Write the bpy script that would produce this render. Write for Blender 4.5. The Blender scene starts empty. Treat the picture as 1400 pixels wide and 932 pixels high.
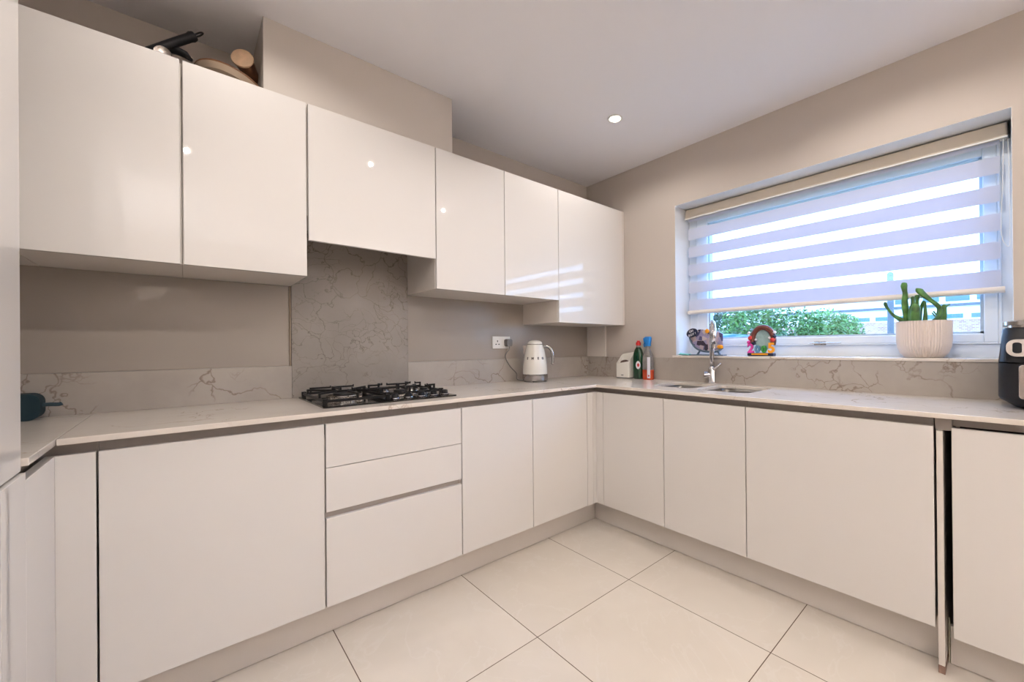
import bpy, bmesh, math, random
from mathutils import Vector, Matrix
random.seed(7)
PI = math.pi
scene = bpy.context.scene
C = scene.collection

# ------------------------------------------------------------------ camera
CAM = Vector((-2.60326, -2.42516, 1.18060))
FWD = Vector((0.67077043, 0.74166192, 0.00215154))
RGT = Vector((0.74164825, -0.6707329, -0.0086742))
UPV = Vector((0.00499022, -0.00741408, 0.99996006))
FPX, SX, SY = 557.33, 56.23, 6.94
cam_data = bpy.data.cameras.new('camera')
cam = bpy.data.objects.new('camera', cam_data); C.objects.link(cam)
cam_data.sensor_width = 36; cam_data.sensor_fit = 'HORIZONTAL'
cam_data.lens = FPX / 1400 * 36
cam_data.shift_x = -SX / 1400; cam_data.shift_y = SY / 1400
cam_data.clip_start = 0.02; cam_data.clip_end = 200
m = Matrix((RGT, UPV, -FWD)).transposed().to_4x4(); m.translation = CAM
cam.matrix_world = m
scene.camera = cam

def P(px, py, ax, val):
    """where the sight line of a measured point meets a known plane of the room"""
    v = FWD + RGT * ((px - 700 - SX) / FPX) - UPV * ((py - 466 - SY) / FPX)
    i = 'xyz'.index(ax)
    return CAM + v * ((val - CAM[i]) / v[i])

# ------------------------------------------------------------------ materials
def new_mat(name):
    mt = bpy.data.materials.new(name); mt.use_nodes = True
    nt = mt.node_tree; b = nt.nodes['Principled BSDF']
    return mt, nt, b

def mat(name, col, rough=.5, metal=0, coat=0, spec=.5, trans=0, ior=1.45, bump=0, bscale=200, var=0, vscale=3, emit=None, estr=0):
    mt, nt, b = new_mat(name)
    b.inputs['Base Color'].default_value = (*col, 1)
    b.inputs['Roughness'].default_value = rough
    b.inputs['Metallic'].default_value = metal
    b.inputs['Coat Weight'].default_value = coat
    b.inputs['Coat Roughness'].default_value = .02
    b.inputs['Specular IOR Level'].default_value = spec
    b.inputs['Transmission Weight'].default_value = trans
    b.inputs['IOR'].default_value = ior
    if emit: b.inputs['Emission Color'].default_value = (*emit, 1); b.inputs['Emission Strength'].default_value = estr
    if bump or var:
        tc = nt.nodes.new('ShaderNodeTexCoord')
    if var:
        n = nt.nodes.new('ShaderNodeTexNoise'); n.inputs['Scale'].default_value = vscale; n.inputs['Detail'].default_value = 4
        nt.links.new(tc.outputs['Object'], n.inputs['Vector'])
        r = nt.nodes.new('ShaderNodeValToRGB')
        r.color_ramp.elements[0].position = .3; r.color_ramp.elements[1].position = .7
        r.color_ramp.elements[0].color = (*[c * (1 - var) for c in col], 1)
        r.color_ramp.elements[1].color = (*[min(1, c * (1 + var)) for c in col], 1)
        nt.links.new(n.outputs['Fac'], r.inputs['Fac']); nt.links.new(r.outputs['Color'], b.inputs['Base Color'])
    if bump:
        n2 = nt.nodes.new('ShaderNodeTexNoise'); n2.inputs['Scale'].default_value = bscale
        nt.links.new(tc.outputs['Object'], n2.inputs['Vector'])
        bp = nt.nodes.new('ShaderNodeBump'); bp.inputs['Strength'].default_value = bump; bp.inputs['Distance'].default_value = .002
        nt.links.new(n2.outputs['Fac'], bp.inputs['Height']); nt.links.new(bp.outputs['Normal'], b.inputs['Normal'])
    return mt

def stone(name, base, pale, vein, rough=.2, vscale=2.6, vw=.012, gate=(.5, .6), coat=.15):
    mt, nt, b = new_mat(name)
    N = nt.nodes.new; L = nt.links.new
    tc = N('ShaderNodeTexCoord')
    n = N('ShaderNodeTexNoise'); n.inputs['Scale'].default_value = 2.2; n.inputs['Detail'].default_value = 6; n.inputs['Roughness'].default_value = .6
    L(tc.outputs['Object'], n.inputs['Vector'])
    cr = N('ShaderNodeValToRGB'); cr.color_ramp.elements[0].position = .35; cr.color_ramp.elements[1].position = .68
    cr.color_ramp.elements[0].color = (*base, 1); cr.color_ramp.elements[1].color = (*pale, 1)
    L(n.outputs['Fac'], cr.inputs['Fac'])
    dn = N('ShaderNodeTexNoise'); dn.inputs['Scale'].default_value = 5; dn.inputs['Detail'].default_value = 5
    L(tc.outputs['Object'], dn.inputs['Vector'])
    mx = N('ShaderNodeVectorMath'); mx.operation = 'SCALE'; mx.inputs['Scale'].default_value = .35
    L(dn.outputs['Color'], mx.inputs[0])
    ad = N('ShaderNodeVectorMath'); ad.operation = 'ADD'
    L(tc.outputs['Object'], ad.inputs[0]); L(mx.outputs[0], ad.inputs[1])
    last = cr.outputs['Color']
    for k, (sc, w, g0, g1, gs, amt) in enumerate(((vscale, vw, gate[0], gate[1], 1.6, .75), (vscale * 3.2, vw * 2.2, gate[0] + .04, gate[1] + .05, 2.3, .7))):
        v = N('ShaderNodeTexVoronoi'); v.feature = 'DISTANCE_TO_EDGE'; v.inputs['Scale'].default_value = sc
        L(ad.outputs[0], v.inputs['Vector'])
        mr = N('ShaderNodeMapRange'); mr.inputs['From Min'].default_value = 0; mr.inputs['From Max'].default_value = w
        mr.inputs['To Min'].default_value = 1; mr.inputs['To Max'].default_value = 0
        L(v.outputs['Distance'], mr.inputs['Value'])
        gn = N('ShaderNodeTexNoise'); gn.inputs['Scale'].default_value = gs; gn.inputs['Detail'].default_value = 3
        of = N('ShaderNodeVectorMath'); of.operation = 'ADD'; of.inputs[1].default_value = (3.1 + k * 4, 1.7, .4)
        L(tc.outputs['Object'], of.inputs[0]); L(of.outputs[0], gn.inputs['Vector'])
        gr = N('ShaderNodeMapRange'); gr.inputs['From Min'].default_value = g0; gr.inputs['From Max'].default_value = g1
        L(gn.outputs['Fac'], gr.inputs['Value'])
        mu = N('ShaderNodeMath'); mu.operation = 'MULTIPLY'; L(mr.outputs[0], mu.inputs[0]); L(gr.outputs[0], mu.inputs[1])
        m2 = N('ShaderNodeMath'); m2.operation = 'MULTIPLY'; m2.inputs[1].default_value = amt; L(mu.outputs[0], m2.inputs[0])
        mix = N('ShaderNodeMix'); mix.data_type = 'RGBA'
        L(m2.outputs[0], mix.inputs['Factor']); L(last, mix.inputs['A']); mix.inputs['B'].default_value = (*vein, 1)
        last = mix.outputs['Result']
    L(last, b.inputs['Base Color'])
    b.inputs['Roughness'].default_value = rough; b.inputs['Coat Weight'].default_value = coat if rough < .3 else .08; b.inputs['Coat Roughness'].default_value = .03
    return mt

def floor_mat():
    mt, nt, b = new_mat('cream floor tiles')
    N = nt.nodes.new; L = nt.links.new
    tc = N('ShaderNodeTexCoord'); sp = N('ShaderNodeSeparateXYZ'); L(tc.outputs['Object'], sp.inputs[0])
    outs = []
    for ax, off, pitch in (('X', -.9401, .6029), ('Y', -1.1424, .6737)):
        s = N('ShaderNodeMath'); s.operation = 'SUBTRACT'; s.inputs[1].default_value = off - 40 * pitch; L(sp.outputs[ax], s.inputs[0])
        d = N('ShaderNodeMath'); d.operation = 'DIVIDE'; d.inputs[1].default_value = pitch; L(s.outputs[0], d.inputs[0])
        f = N('ShaderNodeMath'); f.operation = 'PINGPONG'; f.inputs[1].default_value = .5; L(d.outputs[0], f.inputs[0])
        c = N('ShaderNodeMath'); c.operation = 'LESS_THAN'; c.inputs[1].default_value = .0017 / pitch; L(f.outputs[0], c.inputs[0])
        fl = N('ShaderNodeMath'); fl.operation = 'FLOOR'; L(d.outputs[0], fl.inputs[0])
        outs.append((c, fl))
    mxx = N('ShaderNodeMath'); mxx.operation = 'MAXIMUM'; L(outs[0][0].outputs[0], mxx.inputs[0]); L(outs[1][0].outputs[0], mxx.inputs[1])
    cb = N('ShaderNodeCombineXYZ'); L(outs[0][1].outputs[0], cb.inputs[0]); L(outs[1][1].outputs[0], cb.inputs[1])
    sc = N('ShaderNodeVectorMath'); sc.operation = 'SCALE'; sc.inputs['Scale'].default_value = 7.3; L(cb.outputs[0], sc.inputs[0])
    ad = N('ShaderNodeVectorMath'); ad.operation = 'ADD'; L(sc.outputs[0], ad.inputs[0]); L(tc.outputs['Object'], ad.inputs[1])
    n = N('ShaderNodeTexNoise'); n.inputs['Scale'].default_value = 2.2; n.inputs['Detail'].default_value = 8; n.inputs['Distortion'].default_value = 1.2
    L(ad.outputs[0], n.inputs['Vector'])
    cr = N('ShaderNodeValToRGB'); cr.color_ramp.elements[0].position = .3; cr.color_ramp.elements[1].position = .72
    cr.color_ramp.elements[0].color = (.73, .665, .585, 1); cr.color_ramp.elements[1].color = (.79, .725, .645, 1)
    L(n.outputs['Fac'], cr.inputs['Fac'])
    # faint paler streaks of the stone print
    w = N('ShaderNodeTexNoise'); w.inputs['Scale'].default_value = 1.5; w.inputs['Detail'].default_value = 7; w.inputs['Distortion'].default_value = 2.5
    L(ad.outputs[0], w.inputs['Vector'])
    s1 = N('ShaderNodeMath'); s1.operation = 'SUBTRACT'; s1.inputs[1].default_value = .5; L(w.outputs['Fac'], s1.inputs[0])
    s2 = N('ShaderNodeMath'); s2.operation = 'ABSOLUTE'; L(s1.outputs[0], s2.inputs[0])
    s3 = N('ShaderNodeMapRange'); s3.inputs['From Max'].default_value = .012; s3.inputs['To Min'].default_value = .35; s3.inputs['To Max'].default_value = 0; L(s2.outputs[0], s3.inputs['Value'])
    mv = N('ShaderNodeMix'); mv.data_type = 'RGBA'; L(s3.outputs[0], mv.inputs['Factor']); L(cr.outputs[0], mv.inputs['A']); mv.inputs['B'].default_value = (.82, .77, .71, 1)
    mix = N('ShaderNodeMix'); mix.data_type = 'RGBA'; L(mxx.outputs[0], mix.inputs['Factor']); L(mv.outputs['Result'], mix.inputs['A']); mix.inputs['B'].default_value = (.12, .075, .05, 1)
    L(mix.outputs['Result'], b.inputs['Base Color'])
    rr = N('ShaderNodeMapRange'); rr.inputs['To Min'].default_value = .16; rr.inputs['To Max'].default_value = .8; L(mxx.outputs[0], rr.inputs['Value']); L(rr.outputs[0], b.inputs['Roughness'])
    return mt

def shader_mix(name, parts):
    """chain of (shader type, colour, weight) mixes"""
    mt = bpy.data.materials.new(name); mt.use_nodes = True; nt = mt.node_tree
    nt.nodes.clear(); out = nt.nodes.new('ShaderNodeOutputMaterial'); last = None
    for typ, col, w in parts:
        s = nt.nodes.new(typ); s.inputs['Color'].default_value = (*col, 1)
        if 'Roughness' in s.inputs and typ == 'ShaderNodeBsdfGlossy': s.inputs['Roughness'].default_value = .01
        if last is None: last = s.outputs[0]
        else:
            mx = nt.nodes.new('ShaderNodeMixShader'); mx.inputs[0].default_value = w
            nt.links.new(last, mx.inputs[1]); nt.links.new(s.outputs[0], mx.inputs[2]); last = mx.outputs[0]
    nt.links.new(last, out.inputs[0])
    return mt

def brick_mat():
    mt, nt, b = new_mat('weathered red brickwork')
    tc = nt.nodes.new('ShaderNodeTexCoord'); mp = nt.nodes.new('ShaderNodeMapping'); mp.inputs['Rotation'].default_value = (PI / 2, 0, PI / 2)
    br = nt.nodes.new('ShaderNodeTexBrick'); br.inputs['Scale'].default_value = 4
    br.inputs['Color1'].default_value = (.30, .13, .11, 1); br.inputs['Color2'].default_value = (.42, .27, .24, 1); br.inputs['Mortar'].default_value = (.5, .45, .42, 1)
    sp = nt.nodes.new('ShaderNodeSeparateXYZ'); cb = nt.nodes.new('ShaderNodeCombineXYZ')
    nt.links.new(tc.outputs['Object'], sp.inputs[0]); nt.links.new(sp.outputs['Y'], cb.inputs['X']); nt.links.new(sp.outputs['Z'], cb.inputs['Y'])
    nt.links.new(cb.outputs[0], br.inputs['Vector']); nt.links.new(br.outputs['Color'], b.inputs['Base Color'])
    b.inputs['Roughness'].default_value = .9
    return mt

M = dict(
    wall=mat('taupe wall paint', (.50, .445, .40), .85, bump=.08, bscale=300),
    boxing=mat('pale taupe boxing paint', (.58, .525, .475), .8, bump=.05, bscale=300),
    ceil=mat('white ceiling paint', (.85, .825, .835), .9, bump=.05, bscale=260),
    door=mat('glossy cream white lacquer', (.725, .69, .66), .45, coat=.8, spec=.15),
    carcass=mat('cream melamine', (.70, .645, .595), .45),
    plinth=mat('satin grey white plinth', (.66, .61, .565), .25),
    channel=mat('taupe handle channel', (.36, .32, .29), .3),
    work=stone('cream quartz', (.68, .61, .54), (.74, .675, .61), (.36, .25, .17), .2, 2.2, .010, (.52, .60)),
    splash=stone('shade toned marble quartz', (.235, .205, .18), (.31, .275, .245), (.08, .052, .034), .42, 4.2, .014, (.42, .52)),  # worktop stone darkened: the shade under the hood is in its colour
    upst=stone('beige marble quartz', (.335, .295, .26), (.43, .385, .34), (.14, .09, .058), .38, 2.6, .015, (.49, .56)),
    glassback=mat('taupe back painted glass', (.34, .295, .255), .4, coat=.15),
    edge=mat('brown silicone edge', (.30, .235, .17), .4),
    floor=floor_mat(),
    black=mat('black enamel', (.006, .005, .005), .1),
    iron=mat('black cast iron', (.007, .006, .006), .45, spec=.3, bump=.2, bscale=500),
    plastic_black=mat('matt black plastic', (.009, .009, .011), .45, spec=.35),
    steel=mat('brushed steel', (.52, .49, .47), .22, metal=1),
    sinksteel=mat('satin sink steel', (.20, .185, .17), .32, metal=1),
    chrome=mat('polished chrome', (.66, .65, .66), .05, metal=1),
    cream=mat('cream enamel', (.82, .785, .72), .15, coat=.4),
    white=mat('white plastic', (.82, .80, .77), .35),
    grey=mat('grey plastic', (.16, .15, .145), .45),
    upvc=mat('skylight tinted window plastic', (.78, .82, .87), .3),  # white plastic; the blue cast of the daylight is mixed into its colour
    reveal=mat('white reveal paint', (.80, .79, .78), .7),
    cassette=mat('beige blind cassette', (.66, .58, .47), .45),
    barmat=mat('cream blind bar', (.80, .72, .64), .35),
    glass=shader_mix('window glass', [('ShaderNodeBsdfTransparent', (.97, .985, 1), 0), ('ShaderNodeBsdfGlossy', (1, 1, 1), .04)]),
    sheer=shader_mix('sheer blind mesh', [('ShaderNodeBsdfTransparent', (1, 1, 1), 0), ('ShaderNodeBsdfTranslucent', (.85, .93, 1), .22)]),
    band=shader_mix('woven blind band', [('ShaderNodeBsdfDiffuse', (.62, .64, .74), 0), ('ShaderNodeBsdfTranslucent', (.30, .38, .60), .16)]),
    leaf=mat('green foliage', (.09, .17, .035), .6, var=.6, vscale=9),
    leaf2=mat('dull green foliage', (.055, .085, .04), .6, var=.6, vscale=9),
    leaf3=mat('pale green foliage', (.14, .25, .07), .6, var=.5, vscale=7),
    bark=mat('brown bark', (.16, .11, .07), .9),
    cactus=mat('green cactus skin', (.06, .16, .03), .45, var=.6, vscale=30, bump=.2, bscale=120),
    pot=mat('pinkish white ceramic', (.72, .63, .57), .5),
    soil=mat('dark potting soil', (.06, .04, .03), .95, bump=.6, bscale=150),
    brick=brick_mat(),
    render=mat('white render', (.85, .85, .85), .8),
    bluewin=mat('blue tinted panes', (.06, .14, .18), .2, coat=.1),
    slate=mat('grey slate', (.10, .11, .125), .7),
    grass=mat('grass ground', (.08, .12, .04), .95, var=.3),
    paving=mat('paving', (.5, .48, .45), .9, var=.1),
    tarp=mat('bright blue plastic sheet', (.008, .07, .17), .4, bump=.5, bscale=30),
    teal=mat('dark teal fabric', (.006, .026, .036), .75, bump=.3, bscale=900),
    teal2=mat('teal rubber', (.02, .045, .06), .5),
    turq=mat('turquoise cloth', (.25, .68, .68), .9),
    green=mat('dark green bottle', (.002, .040, .016), .15, coat=.5),
    redcap=mat('red cap', (.55, .02, .02), .35),
    bluecap=mat('blue trigger', (.01, .17, .50), .35),
    tinmetal=mat('printed tin', (.13, .10, .09), .5, metal=.1, var=.5, vscale=70),
    clear=mat('clear plastic', (.60, .58, .57), .1, trans=.8, coat=.3),
    orange=mat('orange liquid', (.42, .045, .012), .15, coat=.4),
    label=mat('white label', (.80, .78, .84), .5),
    redlab=mat('red label print', (.55, .04, .04), .5),
    wood=mat('warm wood', (.20, .09, .045), .45, var=.3, vscale=40),
    palewood=mat('pale wood end', (.66, .45, .29), .55, var=.12, vscale=30),
    tan=mat('tan tray', (.44, .34, .25), .35, var=.08),
    scour=mat('brown scouring pad', (.10, .06, .05), .95, bump=.9, bscale=90),
    emit=mat('lamp glow', (1, 1, 1), .5, emit=(1, .90, .76), estr=30),
    dark=mat('dark cavity', (.012, .009, .008), .9),
    foam=mat('crumbling plaster edge', (.60, .55, .42), .95, bump=1, bscale=60),
    brownend=mat('brown chipboard foot', (.26, .16, .12), .8),
    magenta=mat('magenta paint', (.62, .05, .30), .4), skyblue=mat('slate blue paint', (.12, .28, .42), .4),
    leafgreen=mat('bright green paint', (.04, .28, .05), .4), amber=mat('amber paint', (.85, .33, .01), .4),
    redbrown=mat('red brown resin', (.13, .035, .025), .4), navy=mat('navy resin', (.015, .02, .05), .4),
    photo=mat('pale grey green backing', (.30, .42, .42), .3, var=.12, vscale=60),
    slateframe=mat('slate grey resin', (.09, .13, .17), .4),
)
def photo_print():
    mt, nt, b = new_mat('holiday snapshot print')
    tc = nt.nodes.new('ShaderNodeTexCoord'); v = nt.nodes.new('ShaderNodeTexVoronoi'); v.inputs['Scale'].default_value = 38
    nt.links.new(tc.outputs['Object'], v.inputs['Vector'])
    r = nt.nodes.new('ShaderNodeValToRGB'); r.color_ramp.interpolation = 'CONSTANT'
    cols = [(.05, .04, .06), (.45, .35, .38), (.32, .28, .42), (.55, .45, .45), (.10, .10, .2), (.5, .3, .2)]
    r.color_ramp.elements[0].color = (*cols[0], 1); r.color_ramp.elements[1].position = .9; r.color_ramp.elements[1].color = (*cols[5], 1)
    for i in range(1, 5):
        e = r.color_ramp.elements.new(i * .18); e.color = (*cols[i], 1)
    nt.links.new(v.outputs['Color'], r.inputs['Fac']); nt.links.new(r.outputs['Color'], b.inputs['Base Color'])
    b.inputs['Roughness'].default_value = .25
    return mt
M['snap'] = photo_print()

# ------------------------------------------------------------------ helpers
def obj(name, bm, m, parent=None, smooth=False, bevel=0, bseg=2, subsurf=0, autos=None):
    me = bpy.data.meshes.new(name)
    bmesh.ops.recalc_face_normals(bm, faces=bm.faces)
    bm.to_mesh(me); bm.free()
    o = bpy.data.objects.new(name, me); C.objects.link(o)
    for x in (m if isinstance(m, (list, tuple)) else [m]): me.materials.append(M[x] if isinstance(x, str) else x)
    if smooth:
        for p in me.polygons: p.use_smooth = True
    if bevel:
        md = o.modifiers.new('bevel', 'BEVEL'); md.width = bevel; md.segments = bseg; md.limit_method = 'ANGLE'; md.angle_limit = math.radians(35)
        md.harden_normals = False
    if subsurf:
        md = o.modifiers.new('sub', 'SUBSURF'); md.levels = subsurf; md.render_levels = subsurf
    if autos:
        me.set_sharp_from_angle(angle=math.radians(autos))
        for p in me.polygons: p.use_smooth = True
    if parent is not None: o.parent = parent; o.matrix_parent_inverse = parent.matrix_world.inverted()
    return o

def thing(name, label, cat, loc=(0, 0, 0), group=None):
    o = bpy.data.objects.new(name, None); C.objects.link(o); o.location = loc; o.empty_display_size = .05
    o.matrix_world = Matrix.Translation(loc)
    o['label'] = label; o['category'] = cat
    if group: o['group'] = group
    return o

def tag(o, label, cat, group=None, kind=None):
    o['label'] = label; o['category'] = cat
    if group: o['group'] = group
    if kind: o['kind'] = kind
    return o

def struct(o, label=None):
    o['kind'] = 'structure'
    if label: o['label'] = label; 
    return o

def B(): return bmesh.new()
def box(bm, x0, x1, y0, y1, z0, z1, mi=0, mtx=None):
    x0, x1 = min(x0, x1), max(x0, x1); y0, y1 = min(y0, y1), max(y0, y1); z0, z1 = min(z0, z1), max(z0, z1)
    vs = [bm.verts.new(p) for p in ((x0, y0, z0), (x1, y0, z0), (x1, y1, z0), (x0, y1, z0), (x0, y0, z1), (x1, y0, z1), (x1, y1, z1), (x0, y1, z1))]
    for f in ((0, 3, 2, 1), (4, 5, 6, 7), (0, 1, 5, 4), (1, 2, 6, 5), (2, 3, 7, 6), (3, 0, 4, 7)):
        bm.faces.new([vs[i] for i in f]).material_index = mi
    if mtx:
        for v in vs: v.co = mtx @ v.co
    return bm
def bx(*a, **k): return box(B(), *a, **k)

def lathe(bm, prof, seg=32, c=(0, 0, 0), mtx=None, cap=True, mi=0, ribs=0, ramp=0.0):
    rings = []
    for r, z in prof:
        ring = []
        for i in range(seg):
            a = 2 * PI * i / seg
            rr = r * (1 + (ramp if (ribs and (i % 2)) else 0))
            p = Vector((rr * math.cos(a), rr * math.sin(a), z))
            if mtx: p = mtx @ p
            ring.append(bm.verts.new(p + Vector(c)))
        rings.append(ring)
    for a, b in zip(rings, rings[1:]):
        for i in range(seg):
            bm.faces.new((a[i], a[(i + 1) % seg], b[(i + 1) % seg], b[i])).material_index = mi
    if cap:
        bm.faces.new(list(reversed(rings[0]))).material_index = mi; bm.faces.new(rings[-1]).material_index = mi
    return bm

def tube(bm, pts, r, seg=10, cap=True, flat=1.0, mi=0):
    pts = [Vector(p) for p in pts]; n = len(pts)
    rs = r if isinstance(r, (list, tuple)) else [r] * n
    rings = []; up = None
    for i, p in enumerate(pts):
        t = (pts[min(i + 1, n - 1)] - pts[max(i - 1, 0)]).normalized()
        if up is None:
            up = t.orthogonal().normalized() if abs(t.z) > .9 else Vector((0, 0, 1))
        a = t.cross(up).normalized(); b = a.cross(t).normalized(); up = b
        rings.append([bm.verts.new(p + (a * math.cos(q) + b * math.sin(q) * flat) * rs[i]) for q in [2 * PI * k / seg for k in range(seg)]])
    for x, y in zip(rings, rings[1:]):
        for k in range(seg): bm.faces.new((x[k], x[(k + 1) % seg], y[(k + 1) % seg], y[k])).material_index = mi
    if cap: bm.faces.new(list(reversed(rings[0]))).material_index = mi; bm.faces.new(rings[-1]).material_index = mi
    return bm

def spline(pts, n=8):
    pts = [Vector(p) for p in pts]; out = []
    q = [pts[0]] + pts + [pts[-1]]
    for i in range(1, len(q) - 2):
        for k in range(n):
            t = k / n; a, b, c, d = q[i - 1], q[i], q[i + 1], q[i + 2]
            out.append(.5 * ((2 * b) + (c - a) * t + (2 * a - 5 * b + 4 * c - d) * t * t + (-a + 3 * b - 3 * c + d) * t ** 3))
    out.append(pts[-1]); return out

def rrect(x0, x1, y0, y1, r, n=6):
    out = []
    for cx, cy, a0 in ((x1 - r, y1 - r, 0), (x0 + r, y1 - r, PI / 2), (x0 + r, y0 + r, PI), (x1 - r, y0 + r, 1.5 * PI)):
        for k in range(n + 1):
            a = a0 + PI / 2 * k / n; out.append((cx + r * math.cos(a), cy + r * math.sin(a)))
    return out

def plate(outer, holes, z0, z1, fn=None):
    """flat slab with holes; fn maps (u,v,w) to world"""
    bm = B(); es = []
    for loop in [outer] + holes:
        vs = [bm.verts.new((u, v, z1)) for u, v in loop]
        for i in range(len(vs)): es.append(bm.edges.new((vs[i], vs[(i + 1) % len(vs)])))
    bmesh.ops.triangle_fill(bm, use_beauty=True, edges=es)
    geo = bmesh.ops.extrude_face_region(bm, geom=bm.faces[:])
    for v in [g for g in geo['geom'] if isinstance(g, bmesh.types.BMVert)]: v.co.z = z0
    if fn:
        for v in bm.verts: v.co = fn(*v.co)
    return bm

def frame_mtx(origin, xdir, zdir):
    z = Vector(zdir).normalized(); x = Vector(xdir); x = (x - z * x.dot(z)).normalized(); y = z.cross(x)
    m = Matrix((x, y, z)).transposed().to_4x4(); m.translation = Vector(origin); return m

def text_mesh(s, size, depth=.001, bold=0.0):
    cu = bpy.data.curves.new('t', 'FONT'); cu.body = s; cu.size = size; cu.extrude = depth; cu.align_x = 'CENTER'; cu.align_y = 'CENTER'; cu.offset = bold
    cu.resolution_u = 3
    o = bpy.data.objects.new('t', cu); C.objects.link(o)
    bpy.context.view_layer.update()
    me = bpy.data.meshes.new_from_object(o.evaluated_get(bpy.context.evaluated_depsgraph_get()))
    bpy.data.objects.remove(o)
    bm = B(); bm.from_mesh(me); bpy.data.meshes.remove(me)
    return bm

UPW = 270
# ------------------------------------------------------------------ dimensions
H = 2.569
UY, UT, UB, UB3, UB6 = -.3999, 2.2506, 1.4993, 1.6561, 1.3498
X1, X2, X3, X4, X5, X6 = -2.6071, -2.2028, -1.6053, -1.1603, -.7147, -.002
BY, BX, BT, BB = -.6323, -.6078, .884, .1621
WY, WX, WL = -.6527, -.6272, -2.871
ZT, ZB = .935, .9165
KY, KX = -.5308, -.5143
XL = -3.48; YF = -5.2
US = 1.0965
WY0, WY1, WZ0, WZ1 = -.8545, -2.455, 1.1, 2.181

# ------------------------------------------------------------------ the room
struct(obj('floor', bx(XL - .2, .3, YF - .2, .2, -.1, 0), 'floor'))
LAMPS = [(-.649, -.845), (-1.56, -1.548), (-.673, -2.134), (-2.586, -2.157), (-2.44, -.92)]
holes = [[(x + .038 * math.cos(2 * PI * k / 24), y + .038 * math.sin(2 * PI * k / 24)) for k in range(24)] for x, y in LAMPS]
struct(obj('ceiling', plate([(XL - .2, YF - .2), (.3, YF - .2), (.3, .2), (XL - .2, .2)], holes, H, H + .12), 'ceil'))
struct(obj('wall_back', bx(XL - .2, .3, 0, .2, 0, H), 'wall'))
struct(obj('wall_left', bx(XL - .2, XL, YF, 0, 0, H), 'wall'))
bm = bx(XL, 0, YF - .2, YF, 0, H)
struct(obj('wall_front', bm, 'wall'))
bm = B()
box(bm, 0, .3, YF - .2, WY1, 0, H); box(bm, 0, .3, WY0, 0, 0, H)
box(bm, 0, .3, WY1, WY0, 0, WZ0); box(bm, 0, .3, WY1, WY0, WZ1, H)
struct(obj('wall_right', bm, 'wall'))
# pale plaster lining of the window opening
bm = B(); t = .0015
box(bm, .001, .2, WY0 - t, WY0, 1.113, WZ1); box(bm, .001, .2, WY1, WY1 + t, 1.113, WZ1); box(bm, .001, .2, WY1 + t, WY0 - t, WZ1 - t, WZ1)
struct(obj('trim_1', bm, 'reveal'))
# boxing over the hood cabinet and pipe boxing in the corner
struct(obj('trim_2', bx(-2.3546, -1.487, -.3666, 0, UT + .002, H), 'boxing', bevel=.002))
struct(obj('trim_3', bx(-.02, 0, -.21, -.006, US + .001, UB6 - .001), 'carcass', bevel=.003))
# sill
struct(obj('trim_4', bx(-.024, .2, WY1 - .03, -.838, US + .0005, 1.113), 'work', bevel=.003))
# flush ceiling door to the hall behind the viewer
bm = B(); box(bm, -2.2, -1.4, YF, YF + .04, 0, 2.05)
d = struct(obj('door_1', bm, 'white', bevel=.004))
lathe_b = B(); tube(lathe_b, [(-1.48, YF + .04, 1.0), (-1.48, YF + .09, 1.0), (-1.6, YF + .09, 1.0)], .009)
obj('door_handle', lathe_b, 'steel', d)
bm = B(); box(bm, -2.27, -2.2, YF, YF + .05, 0, 2.12); box(bm, -1.4, -1.33, YF, YF + .05, 0, 2.12); box(bm, -2.2, -1.4, YF, YF + .05, 2.05, 2.12)
struct(obj('trim_5', bm, 'white', bevel=.004))

# ------------------------------------------------------------------ window
bm = B(); x0, x1 = .2, .265
fy0, fy1, fz0, fz1 = WY0 + .01, WY1 - .01, 1.108, WZ1 + .004
w = .072
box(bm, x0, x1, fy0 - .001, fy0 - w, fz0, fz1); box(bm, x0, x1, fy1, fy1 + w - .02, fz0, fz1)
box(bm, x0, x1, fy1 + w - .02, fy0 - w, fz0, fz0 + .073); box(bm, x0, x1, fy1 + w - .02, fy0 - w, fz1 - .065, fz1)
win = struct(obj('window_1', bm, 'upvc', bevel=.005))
gy0, gy1, gz0, gz1 = -1.0, -2.363, 1.227, 2.062
sy0, sy1, sz0, sz1 = fy0 - w - .004, fy1 + w - .016, fz0 + .077, fz1 - .069
bm = B(); xs = .188
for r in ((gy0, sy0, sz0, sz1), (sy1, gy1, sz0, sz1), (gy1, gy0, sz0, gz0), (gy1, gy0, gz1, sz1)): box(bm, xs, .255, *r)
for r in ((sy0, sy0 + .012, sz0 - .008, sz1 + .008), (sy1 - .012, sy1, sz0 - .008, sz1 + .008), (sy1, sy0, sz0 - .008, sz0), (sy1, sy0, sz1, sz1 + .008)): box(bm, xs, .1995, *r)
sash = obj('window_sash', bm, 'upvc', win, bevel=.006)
bm = B()
for r in ((gy0, gy0 - .012, gz0, gz1), (gy1 + .012, gy1, gz0, gz1), (gy1, gy0, gz0, gz0 + .01), (gy1, gy0, gz1 - .01, gz1)): box(bm, .2, .245, *r)
obj('window_gasket', bm, mat('grey blue gasket', (.45, .52, .58), .6), win)
obj('window_glass', bx(.225, .229, gy1, gy0, gz0, gz1), 'glass', win)
bm = B()
hp = [P(1106, 469.5, 'x', .165), P(1150, 468.5, 'x', .165)]
yc = P(1120, 469, 'x', .165).y; zc = P(1120, 469, 'x', .165).z
box(bm, .176, .188, yc - .03, yc + .03, zc - .012, zc + .01)
tube(bm, [(.178, yc, zc), (.163, yc, zc)], .011)
tube(bm, [(.163, yc + .05, zc - .002), (.163, yc + .02, zc), (.163, yc - .02, zc), (.165, hp[1].y, zc + .001)], [.004, .0065, .006, .004], flat=.7)
obj('window_handle', bm, 'steel', win, bevel=.002)

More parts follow.
